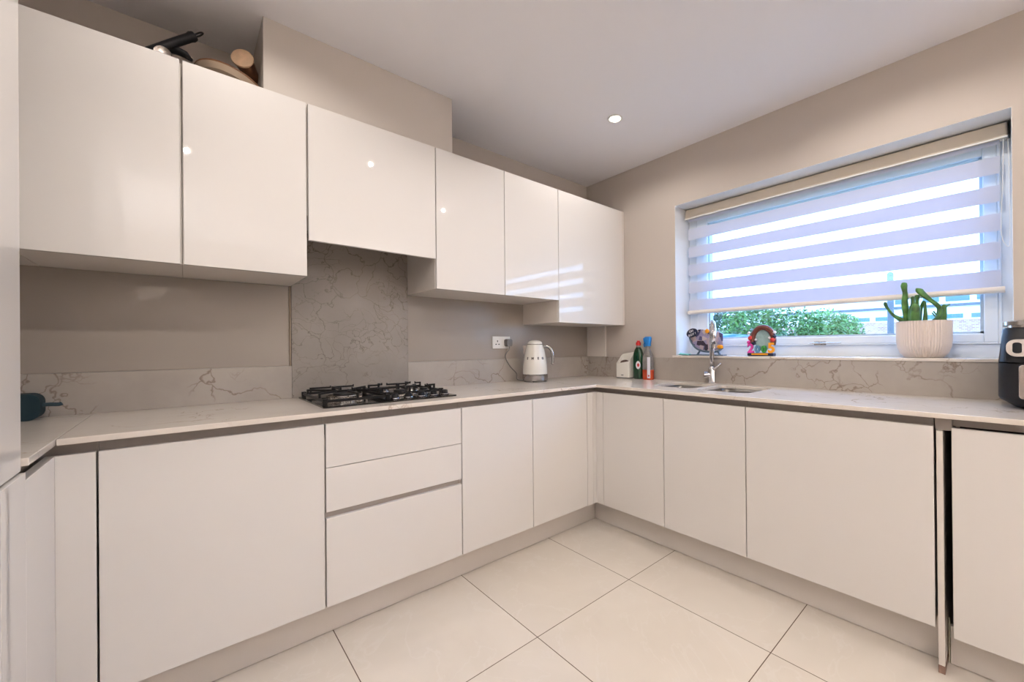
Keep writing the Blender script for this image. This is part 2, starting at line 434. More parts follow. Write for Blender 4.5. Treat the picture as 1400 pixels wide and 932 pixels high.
# zebra roller blind
bl = thing('roller_blind', 'white and sheer striped day and night roller blind over the window', 'blind', (.12, -1.65, 2.13))
BYL, BYR = -.874, -2.419
bm = B(); box(bm, .118, .19, -.863, -2.4435, 2.106, 2.1735)
for v in bm.verts:
    if v.co.x < .13 and v.co.z > 2.15: v.co.x += .012
obj('cassette', bm, 'cassette', bl, bevel=.008, bseg=3)
obj('cassette_lip', bx(.117, .121, -.863, -2.4435, 2.100, 2.106), 'white', bl)
zs = [(2.150, 2.0855, 0), (2.0855, 2.033, 1), (2.033, 1.9534, 0), (1.9534, 1.9013, 1), (1.9013, 1.8249, 0), (1.8249, 1.7724, 1), (1.7724, 1.6927, 0), (1.6927, 1.6439, 1), (1.6439, 1.5638, 0), (1.5638, 1.5139, 1), (1.5139, 1.434, 0)]
bm = B()
for za, zb_, k in zs:
    vs = [bm.verts.new(p) for p in ((.15, BYL, za), (.15, BYR, za), (.15, BYR, zb_), (.15, BYL, zb_))]
    bm.faces.new(vs).material_index = k
bmesh.ops.remove_doubles(bm, verts=bm.verts, dist=1e-5)
obj('fabric', bm, ['band', 'sheer'], bl)
bm = B(); tube(bm, [(.15, BYL + .004, 1.4235), (.15, BYR - .012, 1.4235)], .0155, seg=16, flat=.95)
obj('bottom_bar', bm, 'barmat', bl, smooth=False, autos=40)
bm = B()
ch = [(.135, -2.428, 2.105), (.135, -2.428, 1.9), (.135, -2.424, 1.66)]
ch = spline([(.135, -2.430, 2.10), (.135, -2.428, 1.95), (.135, -2.421, 1.72), (.135, -2.424, 1.655), (.135, -2.434, 1.622), (.137, -2.444, 1.615), (.145, -2.447, 1.66), (.15, -2.447, 1.9), (.15, -2.444, 2.10)], 8)
tube(bm, ch, .0015, seg=6)
obj('pull_chain', bm, 'white', bl)
obj('end_bracket', bx(.122, .18, -2.4455, -2.4515, 2.11, 2.172), 'plastic_black', bl)

# ------------------------------------------------------------------ ceiling lights
for i, (x, y) in enumerate(LAMPS):
    lab = ('small round recessed downlight glowing in the ceiling near the window wall', 'recessed downlight above the picture, mirrored in the hood cabinet door', 'recessed downlight above the picture, mirrored in the wall cabinet right of the hood', 'recessed downlight above the picture, mirrored in the wall cabinet left of the hood', 'recessed downlight in front of the left wall cabinets, above the picture')[i]
    t_ = thing('downlight', lab, 'ceiling light', (x, y, H), 'recessed ceiling downlights')
    b1 = B(); lathe(b1, [(.036, -.0), (.047, -.0), (.046, -.004), (.036, -.005), (.033, 0), (.031, .02), (.036, .02), (.036, 0)], 32, (x, y, H), cap=False)
    obj('bezel', b1, 'white', t_, smooth=True)
    b1 = B(); lathe(b1, [(.028, .012), (.028, .018)], 24, (x, y, H)); obj('lamp', b1, 'emit', t_)
    b1 = B(); lathe(b1, [(.0375, .021), (.0375, .08)], 24, (x, y, H)); obj('housing', b1, 'grey', t_)
    ld = bpy.data.lights.new('downlight_beam', 'SPOT'); ld.energy = (11.5, 14, 17, 30, 11)[i]; ld.color = (1, .945, .885)
    ld.spot_size = math.radians(160); ld.spot_blend = .4; ld.shadow_soft_size = .014
    lo = bpy.data.objects.new('downlight_beam', ld); C.objects.link(lo); lo.location = (x, y, H - .008)
    lo.parent = t_; lo.matrix_parent_inverse = t_.matrix_world.inverted()

# uplighters added out of view behind the viewer, only for soft fill light
for i, (x, y, nx, ny) in enumerate(((-3.0, YF, 0, 1), (-.5, YF, 0, 1), (XL, -3.6, 1, 0))):
    t_ = thing('added_fill_uplighter', 'white half bowl uplighter added for fill light ' + ('on the wall behind the viewer, nearer the left', 'on the wall behind the viewer, nearer the window wall', 'on the left wall behind the viewer')[i], 'added fill light', (x + nx * .07, y + ny * .07, 1.75))
    b1 = B(); lathe(b1, [(.012, -.09), (.05, -.07), (.062, 0), (.059, 0), (.047, -.066), (.01, -.082)], 28, (x + nx * .066, y + ny * .066, 1.78), cap=False); obj('bowl', b1, 'white', t_, smooth=True)
    ld = bpy.data.lights.new('added_fill_beam', 'SPOT'); ld.energy = UPW; ld.color = (1, .965, .93); ld.spot_size = math.radians(150); ld.spot_blend = .8; ld.shadow_soft_size = .05
    lo = bpy.data.objects.new('added_fill_beam', ld); C.objects.link(lo); lo.location = (x + nx * .12, y + ny * .12, 1.80); lo.rotation_euler = (PI - .35 * ny, .35 * nx * -1, 0) if False else (PI, 0, 0)
    lo.parent = t_; lo.matrix_parent_inverse = t_.matrix_world.inverted()

# ------------------------------------------------------------------ wall cabinets
def wall_cab(xa, xb, zb_, label, door=True, g=(.002, .002), hood=False, doorx=None):
    t_ = thing('wall_cabinet', label, 'cabinet', ((xa + xb) / 2, -.19, zb_))
    cz = 1.765 if hood else zb_
    obj('carcass', bx(xa + .0005, xb - .0005, UY + .021, -.001, cz, UT - .004), 'carcass', t_, bevel=.001)
    if hood:
        obj('extractor_grille', bx(xa + .05, xb - .05, -.34, -.05, 1.745, cz), 'steel', t_, bevel=.003)
    if door:
        da, db = doorx or (xa, xb)
        obj('door', bx(da + g[0], db - g[1], UY, UY + .019, zb_ - (.001 if hood else .002), UT), 'door', t_, bevel=.0015)
    return t_
wall_cab(-3.478, -3.004, UB - .001, 'glossy cream wall cabinet furthest left in the corner behind the tall unit', g=(.002, .001))
wall_cab(-3.003, X1, UB, 'glossy cream wall cabinet at the left end, beside the tall unit', g=(.002, .0055))
wall_cab(X1, X2, UB, 'glossy cream wall cabinet just left of the hood cabinet', g=(.0035, .004))
wall_cab(X2, X3, UB3, 'short glossy cream extractor cabinet above the gas hob', hood=True, g=(.0035, .003))
wall_cab(X3, X4, UB, 'glossy cream wall cabinet just right of the hood cabinet', g=(.002, .002))
wall_cab(X4, X5, UB, 'narrow glossy cream wall cabinet in the middle of the three right ones', g=(.002, .002))
t_ = wall_cab(X5, X6, UB6, 'longest glossy cream wall cabinet in the corner by the window wall', g=(.002, .018))
obj('end_panel', bx(X6 - .017, X6, UY - .001, UY + .02, UB6 - .001, UT), 'carcass', t_, bevel=.001)

# ------------------------------------------------------------------ splashbacks
tag(obj('splashback', bx(X2, X3, -.02, -.0005, ZT, 1.80), 'splash', bevel=.001), 'tall veined marble splashback panel behind the gas hob, hood shade toned into its colour', 'splashback')
t_ = thing('glass_splashback', 'long dark taupe glossy splashback panel left of the gas hob', 'splashback', (-2.9, 0, 1.1))
obj('glass_panel', bx(XL + .001, X2 - .009, -.007, -.0005, US + .0005, UB - .001), 'glassback', t_, bevel=.001)
obj('edge_strip', bx(X2 - .008, X2 - .001, -.012, -.0005, US + .0005, UB - .001), 'edge', t_)
o = obj('glass_splashback', bx(X3 + .002, -.021, -.006, -.0005, US + .0005, UB), 'glassback', bevel=.001)
tag(o, 'taupe splashback panel between the hob and the corner, behind the kettle', 'splashback')
tag(obj('upstand', bx(XL + .001, X2 - .0005, -.02, -.0005, ZT, US), 'upst', bevel=.001), 'low veined stone upstand left of the gas hob', 'upstand')
tag(obj('upstand', bx(X3 + .0005, -.0205, -.02, -.0005, ZT, US), 'upst', bevel=.001), 'low veined stone upstand behind the kettle', 'upstand')
bm = B(); box(bm, -.02, -.0005, -.0005, -2.925, ZT, US)
tag(obj('upstand', bm, 'upst', bevel=.001), 'long veined stone upstand below the window sill', 'upstand')

# ------------------------------------------------------------------ worktops with sink cut outs
SB = rrect(-.445, -.125, -1.215, -.935, .045); MBW = rrect(-.478, -.125, -1.545, -1.255, .045)
outer = [(WL + .001, WY), (WX, WY), (WX, -2.925), (-.0005, -2.925), (-.0005, -.0005), (WL + .001, -.0005)]
tag(obj('worktop', plate(outer, [SB, MBW], ZB, ZT), 'work', bevel=.002), 'cream veined stone worktop running under the hob, kettle and sink', 'worktop')
bm = plate([(XL + .001, -.0005), (WL - .0005, -.0005), (WL - .0005, -.911), (XL + .001, -.911)], [], ZB, ZT)
tag(obj('worktop', bm, 'work', bevel=.002), 'short piece of cream stone worktop at the far left under the speaker', 'worktop')

# sink
t_ = thing('undermount_sink', 'steel sink with two bowls sunk into the worktop below the window', 'sink', (-.3, -1.24, ZB - .19))
def bowl(loop, depth, name):
    bm = B(); cx = sum(p[0] for p in loop) / len(loop); cy = sum(p[1] for p in loop) / len(loop)
    rings = []
    for s, z in ((1.04, ZB - .001), (1.0, ZB - .001), (.985, ZB - .02), (.93, ZB - depth + .02), (.86, ZB - depth), (.1, ZB - depth - .004)):
        rings.append([bm.verts.new((cx + (x - cx) * s, cy + (y - cy) * s, z)) for x, y in loop])
    n = len(loop)
    for a, b in zip(rings, rings[1:]):
        for i in range(n): bm.faces.new((a[i], a[(i + 1) % n], b[(i + 1) % n], b[i]))
    bm.faces.new(rings[-1])
    o = obj(name, bm, 'sinksteel', t_, smooth=True)
    b2 = B(); lathe(b2, [(.04, 0), (.04, .003), (.028, .004), (.026, .001), (.005, .001)], 24, (cx, cy, ZB - depth - .003)); obj('drain', b2, 'chrome', o, autos=40)
bowl(SB, .15, 'small_bowl'); bowl(MBW, .19, 'large_bowl')

# tap
TX, TY = -.062, -1.152
t_ = thing('mixer_tap', 'chrome swan neck mixer tap behind the sink', 'tap', (TX, TY, ZT))
bm = B(); lathe(bm, [(.026, 0), (.028, .006), (.025, .01), (.024, .09), (.021, .1), (.0155, .11)], 24, (TX, TY, ZT)); obj('body', bm, 'chrome', t_, autos=40)
bm = B(); dv = Vector((-.86, -.51, 0)).normalized()
pts = [(TX, TY, ZT + .1), (TX, TY, ZT + .31)]
base = Vector((TX, TY, ZT + .31)); R_ = .082
for k in range(1, 13):
    a = PI * k / 12
    pts.append(base + dv * (R_ - R_ * math.cos(a)) + Vector((0, 0, R_ * math.sin(a))))
pts.append(pts[-1] + Vector((0, 0, -.07)))
tube(bm, pts, .0150, seg=16); obj('spout', bm, 'chrome', t_, smooth=True)
e = pts[-1]; bm = B(); lathe(bm, [(.0165, -.012), (.0165, .012)], 20, e); obj('aerator', bm, 'steel', t_)
bm = B(); la = Vector((.55, -.84, 0)).normalized()
c0 = Vector((TX, TY, ZT + .055))
tube(bm, [c0 - la * .052, c0 - la * .05, c0 - la * .02, c0 + la * .0], [.012, .022, .022, .018], seg=18)
obj('side_valve', bm, 'chrome', t_, autos=40)
bm = B(); tube(bm, [c0 - la * .03 + Vector((0, 0, .01)), c0 + la * .02 + Vector((-.02, -.01, .045)), c0 + la * .055 + Vector((-.03, -.015, .075))], [.0085, .0075, .0065], seg=12)
obj('lever', bm, 'chrome', t_, smooth=True)

# ------------------------------------------------------------------ base units
def front_x(parent, name, xa, xb, za, zb_, y=BY, th=.02, g=.002, m='door'):
    return obj(name, bx(xa + g, xb - g, y, y + th, za, zb_), m, parent, bevel=.0015)
def front_y(parent, name, ya, yb, za, zb_, x=BX, th=.02, g=.002, m='door'):
    return obj(name, bx(x, x + th, min(ya, yb) + g, max(ya, yb) - g, za, zb_), m, parent, bevel=.0015)
b0, b1, b2, b3, b4 = -2.796, -2.1952, -1.5927, -1.1419, -.6925
r1, r2, r3, r4 = -.6909, -1.1379, -1.5898, -2.2545
CT = .880   # carcass top
def base_x(xa, xb, label):
    t_ = thing('base_cabinet', label, 'cabinet', ((xa + xb) / 2, -.3, BB))
    obj('carcass', bx(xa + .0005, xb - .0005, BY + .022, -.03, BB + .001, .835), 'carcass', t_)
    obj('handle_channel', bx(xa + .0005, xb - .0005, BY + .042, BY + .06, .8355, ZB - .0005), 'channel', t_)
    return t_
def base_y(ya, yb, label, top=.835):
    t_ = thing('base_cabinet', label, 'cabinet', (-.3, (ya + yb) / 2, BB))
    obj('carcass', bx(BX + .022, -.03, ya - .0005, yb + .0005, BB + .001, .70), 'carcass', t_)
    obj('handle_channel', bx(BX + .042, BX + .06, ya - .0005, yb + .0005, .7005, ZB - .0005), 'channel', t_)
    return t_
t_ = base_x(b0, b1, 'wide glossy cream base unit left of the drawers')
front_x(t_, 'door', b0, b1, BB, BT, g=.003)
t_ = base_x(b1, b2, 'glossy cream drawer unit under the gas hob')
front_x(t_, 'drawer', b1, b2, .7115, BT, g=.003); front_x(t_, 'drawer', b1, b2, .536, .709, g=.003); front_x(t_, 'drawer', b1, b2, BB, .511, g=.003)
# recess behind the middle handle gap
obj('drawer_channel', bx(b1 + .003, b2 - .003, BY + .0205, BY + .0216, .505, .540), 'channel', t_)
t_ = base_x(b2, b3, 'cream base cabinet just right of the drawer unit'); front_x(t_, 'door', b2, b3, BB, BT)
t_ = base_x(b3, b4, 'cream base cabinet below the kettle, next to the corner'); front_x(t_, 'door', b3, b4, BB, BT)
# corner post, three narrow strips
t_ = thing('corner_post', 'narrow cream corner post where the two base cabinet runs meet', 'cabinet panel', (BX - .04, BY, BB))
obj('panel', bx(b4 + .001, BX - .032, BY, BY + .02, BB, BT), 'door', t_, bevel=.001)
obj('panel', bx(BX - .031, BX + .019, BY - .0005, BY + .019, BB, BT), 'door', t_, bevel=.001)
obj('panel', bx(BX, BX + .02, r1 + .001, BY - .0015, BB, BT), 'door', t_, bevel=.001)
t_ = base_y(r1, r2, 'narrow cream base cabinet left of the sink doors, beside the corner'); front_y(t_, 'door', r1, r2, BB, BT)
t_ = base_y(r2, r3, 'cream base cabinet directly below the sink'); front_y(t_, 'door', r2, r3, BB, BT)
t_ = base_y(r3, r4 + .003, 'widest cream base unit under the window, right of the sink doors'); front_y(t_, 'door', r3, r4, BB, BT)
obj('bracket', bx(-.60, -.46, -.60, -.46, BB + .0005, BB + .012), 'grey', t_)
obj('support_leg', bx(-.49, -.462, -.508, -.48, 0, BB + .0005), 'grey', t_)
# channel in the corner
t_ = thing('corner_channel', 'dark recessed strip under the worktop in the corner', 'trim', (BX, BY, .85))
obj('strip', bx(b4 + .0005, BX + .060, BY + .042, BY + .06, .8355, ZB - .0005), 'channel', t_)
obj('strip', bx(BX + .042, BX + .060, r1 + .0005, BY + .041, .8355, ZB - .0005), 'channel', t_)
# loose end panel (post) and gap
t_ = thing('end_panel', 'narrow upright cream end panel edge standing out at the gap beside the right hand door', 'panel', (-.6, -2.267, 0))
obj('board', bx(-.598, -.06, -2.2765, -2.2590, .028, .868), 'carcass', t_, bevel=.001)
obj('worn_foot', bx(-.599, -.06, -2.2768, -2.2588, 0, .0275), 'brownend', t_)
t_ = thing('top_rail', 'short taupe rail under the worktop above the dark gap', 'trim', (-.55, -2.28, .87))
obj('rail', bx(BX + .03, BX + .06, -2.2995, -2.2555, .869, ZB - .0005), 'channel', t_)
obj('rail', bx(BX + .042, BX + .06, -3.2, -2.3, .886, ZB - .0005), 'channel', t_)
t_ = thing('appliance', 'built in appliance behind the right hand cream door, beside the dark gap', 'appliance', (-.3, -2.6, .15))
front_y(t_, 'door', -2.2990, -2.90, .1425, .8825, x=-.601, g=0)
obj('body', bx(-.545, -.062, -2.31, -2.89, .16, .86), 'dark', t_)
bm = B(); pts = []
for k in range(26):
    z = .0 + k * .0066; pts.append((-.506 + random.uniform(-.001, .001), -2.2812 - random.uniform(0, .001), z))
tube(bm, pts, [random.uniform(.0018, .0032) for _ in pts], seg=6); obj('crumbled_edge', bm, 'foam', t_)
obj('end_board', bx(-.601, -.06, -2.903, -2.92, 0, BT), 'carcass', t_)
# plinths
tag(obj('plinth', bx(-2.796, KX - .0005, KY, KY + .016, .003, BB - .001), 'plinth', bevel=.001), 'long satin plinth along the floor below the hob wall cabinets', 'plinth')
tag(obj('plinth', bx(KX, KX + .016, KY + .016, -2.2585, .003, BB - .001), 'plinth', bevel=.001), 'satin plinth along the floor below the sink cabinets', 'plinth')
tag(obj('plinth', bx(KX, KX + .016, -2.2855, -2.9, .003, .1415), 'plinth', bevel=.001), 'short satin plinth right of the upright end panel', 'plinth')
# left return
LX = -2.876
t_ = thing('corner_post', 'cream corner panels at the far left below the worktop', 'cabinet panel', (LX, BY, 0))
obj('panel', bx(LX - .0, b0 - .002, BY, BY + .02, 0.0, BT), 'door', t_, bevel=.001)
obj('panel', bx(LX - .02, LX - .0, BY + .02, -.911, 0.0, BT), 'door', t_, bevel=.001)
obj('handle_channel', bx(LX - .06, LX - .045, BY + .06, -.911, .80, ZB - .0005), 'channel', t_)
obj('handle_channel', bx(LX - .044, b0 - .0005, BY + .042, BY + .06, .80, ZB - .0005), 'channel', t_)
t_ = thing('tall_unit', 'tall glossy cream housing unit at the left edge of the picture', 'cabinet', (-3.18, -1.5, 0))
obj('carcass', bx(XL + .001, -2.905, -.9165, -2.12, 0, 2.25), 'carcass', t_)
obj('upper_door', bx(-2.903, -2.8825, -.9125, -1.51, .9065, 2.248), 'door', t_, bevel=.001)
obj('filler_panel', bx(-2.898, LX, -.9115, -1.081, 0.0, .902), 'door', t_, bevel=.0008)
obj('lower_door', bx(-2.898, LX, -1.0835, -1.51, .1, .9005), 'door', t_, bevel=.0015)
obj('upper_door', bx(-2.903, -2.8825, -1.514, -2.11, .9065, 2.248), 'door', t_, bevel=.001)
obj('lower_door', bx(-2.898, LX, -1.514, -2.11, .1, .9005), 'door', t_, bevel=.0015)

# ------------------------------------------------------------------ gas hob
HX0, HX1, HY0, HY1 = -2.182, -1.573, -.555, -.055
t_ = thing('gas_hob', 'black gas hob with cast iron pan supports, set in the worktop', 'hob', (-1.88, -.3, ZT))
obj('hob_plate', plate(rrect(HX0, HX1, HY0, HY1, .012), [], ZT + .0005, ZT + .007), 'black', t_, bevel=.002)
def burner(x, y, r, parent, big=False):
    b = B(); lathe(b, [(r * 1.18, 0), (r * 1.15, .006), (r, .008), (r * .98, .018), (r * .6, .02)], 36, (x, y, ZT + .007)); o = obj('burner', b, 'steel', parent, autos=40)
    b = B(); lathe(b, [(r * .86, 0), (r * .9, .003), (r * .86, .008), (r * .2, .010)], 36, (x, y, ZT + .0265)); obj('burner_cap', b, 'plastic_black', o, autos=40)
    if big:
        b = B(); n = 40
        for k in range(n):
            a = 2 * PI * k / n; a2 = 2 * PI * (k + 1) / n
            box(b, x + r * 1.32 * math.cos(a) - .002, x + r * 1.32 * math.cos(a) + .002, y + r * 1.32 * math.sin(a) - .002, y + r * 1.32 * math.sin(a) + .002, ZT + .007, ZT + .024)
        tube(b, [(x + r * 1.32 * math.cos(2 * PI * k / 40), y + r * 1.32 * math.sin(2 * PI * k / 40), ZT + .024) for k in range(41)], .003, seg=6, cap=False)
        obj('flame_ring', b, 'steel', o)
burner(-2.035, -.30, .056, t_, True)
burner(-1.80, -.15, .030, t_); burner(-1.785, -.35, .036, t_); burner(-1.645, -.16, .036, t_); burner(-1.655, -.34, .024, t_)
def grate(x0, x1, y0, y1, fingers):
    b = B(); zt = ZT + .052; th = .0085
    def bar(xa, ya, xb, yb, z0=zt - .009, z1=zt):
        d = Vector((xb - xa, yb - ya, 0)); L_ = d.length; ang = math.atan2(d.y, d.x)
        box(b, 0, L_, -th / 2, th / 2, z0, z1, mtx=Matrix.Translation((xa, ya, 0)) @ Matrix.Rotation(ang, 4, 'Z'))
    lo = (ZT + .018, ZT + .030)
    bar(x0, y0, x1, y0, *lo); bar(x0, y1, x1, y1, *lo); bar(x0, y0, x0, y1, *lo); bar(x1, y0, x1, y1, *lo)
    for fx, fy, tx, ty in fingers:
        bar(fx, fy, tx, ty); box(b, fx - .0045, fx + .0045, fy - .0045, fy + .0045, lo[0], zt)
        box(b, tx - .003, tx + .003, ty - .003, ty + .003, zt - .009, zt + .004)
    for x in (x0, x1):
        for y in (y0, y1): box(b, x - .009, x + .009, y - .009, y + .009, ZT + .0072, lo[1] + .004)
    return obj('pan_support', b, 'iron', t_, bevel=.0012)
cx, cy = -2.035, -.30
fg = []
for s in (0, 1, 2, 3):
    pass
x0, x1, y0, y1 = -2.165, -1.905, -.50, -.09
fg = [(x0, y0 + .09, cx - .045, cy - .035), (x0, y1 - .09, cx - .045, cy + .035), (x1, y0 + .09, cx + .045, cy - .035), (x1, y1 - .09, cx + .045, cy + .035), (cx, y0, cx, cy - .06), (cx, y1, cx, cy + .06), (x0 + .03, y1, x0 + .12, y1), (x1 - .12, y1, x1 - .03, y1)]
grate(x0, x1, y0, y1, fg)
x0, x1, y0, y1 = -1.875, -1.595, -.42, -.08
fg = []
for bx_, by_ in ((-1.80, -.15), (-1.785, -.35), (-1.645, -.16), (-1.655, -.34)):
    ex = x0 if bx_ < -1.72 else x1; ey = y1 if by_ > -.25 else y0
    fg += [(ex, by_, bx_ + (.02 if ex > bx_ else -.02), by_), (bx_, ey, bx_, by_ + (.02 if ey > by_ else -.02)), (bx_ + (.075 if ex < bx_ else -.075), by_, bx_ + (.02 if ex < bx_ else -.02), by_)]
grate(x0, x1, y0, y1, fg)
for x in (-1.865, -1.80, -1.735, -1.67, -1.61):
    b = B(); lathe(b, [(.021, 0), (.021, .004), (.0165, .006), (.0155, .022), (.012, .024)], 24, (x, -.49, ZT + .007)); box(b, x - .003, x + .003, -.505, -.475, ZT + .026, ZT + .033)
    kn = obj('knob', b, 'plastic_black', t_, autos=40)
    b = B(); lathe(b, [(.0215, 0), (.0225, .002), (.0215, .0045)], 24, (x, -.49, ZT + .008)); obj('knob_ring', b, 'chrome', kn)

# ------------------------------------------------------------------ kettle
KXc, KYc = -.733, -.162
KZ = ZT
t_ = thing('electric_kettle', 'cream retro electric kettle with chrome base and handle, plugged in', 'kettle', (KXc, KYc, KZ))
rt = Vector((.742, -.671, 0)); fr = Vector((-.671, -.742, 0)); upz = Vector((0, 0, 1))
kc = Vector((KXc, KYc, KZ))
b = B(); lathe(b, [(.088, .006), (.091, .012), (.0915, .05), (.0885, .053)], 48, kc); base_o = obj('base', b, mat('dark chrome', (.38, .36, .35), .12, metal=1), t_, autos=40)
for k in range(4):
    b = B(); a = PI / 4 + k * PI / 2; lathe(b, [(.012, 0), (.014, .01)], 12, kc + Vector((.07 * math.cos(a), .07 * math.sin(a), 0))); obj('foot', b, 'plastic_black', base_o)
prof = [(.0885, .0535), (.0885, .075), (.086, .11), (.0832, .14), (.0788, .169), (.0725, .205), (.0675, .228), (.0615, .25), (.056, .263)]
b = B(); lathe(b, prof, 48, kc); body = obj('body', b, 'cream', t_, autos=40)
b = B(); lathe(b, [(.0555, .2635), (.0565, .2655), (.0555, .2675)], 48, kc); obj('lid_ring', b, 'steel', t_, autos=40)
b = B(); lathe(b, [(.0548, .268), (.0525, .278), (.044, .288), (.028, .2945), (.008, .2965)], 48, kc); obj('lid', b, 'cream', t_, autos=60)
b = B()
tri = [(-.052, .258), (-.088, .258), (-.082, .20), (-.066, .185)]
vs = []
for s in (-.018, .018):
    vs.append([b.verts.new(kc + rt * u + upz * w_ + fr * (s if u < -.06 and w_ > .2 else s * 1.0)) for u, w_ in tri])
b.faces.new(vs[0]); b.faces.new(vs[1][::-1])
for i in range(4): b.faces.new((vs[0][i], vs[0][(i + 1) % 4], vs[1][(i + 1) % 4], vs[1][i]))
obj('spout', b, mat('dark kettle steel', (.32, .28, .26), .3, metal=.7), t_, bevel=.003)
hpts = spline([kc + rt * u + upz * w_ for u, w_ in ((.052, .245), (.078, .252), (.105, .243), (.124, .215), (.130, .175), (.128, .135), (.123, .125))], 6)
b = B()
for s in (-.013, .013): tube(b, [p + fr * s for p in hpts], .0075, seg=10)
obj('handle_rail', b, 'chrome', t_, smooth=True)
b = B(); tube(b, [p - rt * .002 - upz * .003 for p in hpts], .010, seg=10); obj('handle', b, 'grey', t_, smooth=True)
# raised lettering
M['lettersteel'] = mat('dark steel lettering', (.10, .09, .085), .3, metal=.5)
def body_r(z):
    for (ra, za), (rb, zb_) in zip(prof, prof[1:]):
        if za <= z <= zb_: return ra + (rb - ra) * (z - za) / (zb_ - za)
for ch_, off in zip('SMEG', (-.66, -.17, .33, .78)):
    z = .166; r_ = body_r(z) + .0012
    d_ = (fr * math.cos(off) + rt * math.sin(off)); n_ = (d_ + upz * .18).normalized()
    tm = text_mesh(ch_, .023, .0008, .0010)
    mt_ = frame_mtx(kc + d_ * r_ + upz * z, upz.cross(n_), n_)
    bmesh.ops.transform(tm, matrix=mt_, verts=tm.verts)
    obj('letter', tm, 'lettersteel', body)
# socket + plug + cord
so = thing('wall_socket', 'white double wall socket left of the kettle with a grey plug in it', 'socket', (-.92, -.006, 1.215))
sc0 = P(672.5, 460, 'y', -.006); sc1 = P(696.5, 476, 'y', -.006); sz0_, sz1_ = 1.172, 1.259
obj('face_plate', bx(sc0.x, sc1.x, -.0155, -.0065, sz0_, sz1_), 'white', so, bevel=.003)
b = B(); c1 = sc0.x + (sc1.x - sc0.x) * .27
for dx, dz, hw, hh in ((0, .012, .0035, .006), (-.012, -.010, .006, .003), (.012, -.010, .006, .003)):
    box(b, c1 + dx - hw, c1 + dx + hw, -.0160, -.0150, 1.213 + dz - hh, 1.213 + dz + hh)
obj('pin_hole', b, 'dark', so)
b = B()
for q in (.42, .58):
    xx = sc0.x + (sc1.x - sc0.x) * q; box(b, xx - .006, xx + .006, -.018, -.0155, 1.235, 1.25)
obj('switch', b, 'white', so, bevel=.001)
px_ = sc0.x + (sc1.x - sc0.x) * .80
b = B(); pl = rrect(px_ - .024, px_ + .022, 1.187, 1.240, .014)
bm = plate(pl, [], -.055, -.0162, lambda u, v, w_: Vector((u, w_, v))); obj('plug', bm, 'grey', t_, bevel=.005)
cord = spline([(px_, -.045, 1.19), (px_, -.047, 1.17), P(691, 487, 'y', -.05), P(697, 500, 'y', -.055), P(706, 510, 'y', -.065), (-.84, -.09, .953), (-.805, -.13, .943)], 8)
b = B(); tube(b, cord, .0038, seg=8); obj('cord', b, 'grey', t_, smooth=True)

# ------------------------------------------------------------------ washing up things
def rounded_loft(bm, sections, n=6, mi=0):
    """sections: (cx, cy, hx, hy, r, z)"""
    rings = []
    for cx_, cy_, hx, hy, r, z in sections:
        rings.append([bm.verts.new((x, y, z)) for x, y in rrect(cx_ - hx, cx_ + hx, cy_ - hy, cy_ + hy, min(r, hx * .99, hy * .99), n)])
    k = len(rings[0])
    for a, b_ in zip(rings, rings[1:]):
        for i in range(k): bm.faces.new((a[i], a[(i + 1) % k], b_[(i + 1) % k], b_[i])).material_index = mi
    bm.faces.new(rings[0][::-1]).material_index = mi; bm.faces.new(rings[-1]).material_index = mi
    return bm
cdx, cdy = -.068, -.405
cdy = -.455
t_ = thing('sponge_caddy', 'small cream plastic sink caddy with a sloping open top', 'caddy', (cdx, cdy, ZT))
b = B(); hx, hy = .040, .062
out = rrect(cdx - hx, cdx + hx, cdy - hy, cdy + hy, .012); inn = rrect(cdx - hx + .004, cdx + hx - .004, cdy - hy + .004, cdy + hy - .004, .009)
def topz(y): return ZT + .088 + max(0, (cdy + .02 - y)) * .80 if True else 0
bot = [b.verts.new((x, y, ZT + .008)) for x, y in out]; to = [b.verts.new((x, y, ZT + .108 + (x - cdx + hx) * .95 + max(0, cdy + hy - y) * .16)) for x, y in out]
ti = [b.verts.new((x, y, ZT + .108 + (x - cdx + hx) * .95 + max(0, cdy + hy - y) * .16)) for x, y in inn]; bi = [b.verts.new((x, y, ZT + .012)) for x, y in inn]
k = len(out)
for A_, B_ in ((bot, to), (to, ti), (ti, bi)):
    for i in range(k): b.faces.new((A_[i], A_[(i + 1) % k], B_[(i + 1) % k], B_[i]))
b.faces.new(bot[::-1]); b.faces.new(bi)
obj('holder', b, 'cream', t_, autos=50)
obj('foot_tray', rounded_loft(B(), [(cdx, cdy, hx - .002, hy - .002, .012, ZT), (cdx, cdy, hx + .001, hy + .001, .012, ZT + .0078)]), 'grey', t_)
obj('badge', bx(cdx - hx - .001, cdx - hx, cdy - .012, cdy + .010, ZT + .022, ZT + .029), 'grey', t_, bevel=.001)
b = B(); bmesh.ops.create_icosphere(b, subdivisions=3, radius=1)
for v in b.verts:
    n_ = 1 + random.uniform(-.12, .12); v.co = Vector((cdx + v.co.x * .028 * n_, cdy + v.co.y * .045 * n_, ZT + .112 + v.co.z * .028 * n_))
tag(obj('scouring_pad', b, 'scour', smooth=True), 'brown scouring pad inside the cream sink caddy', 'scourer')

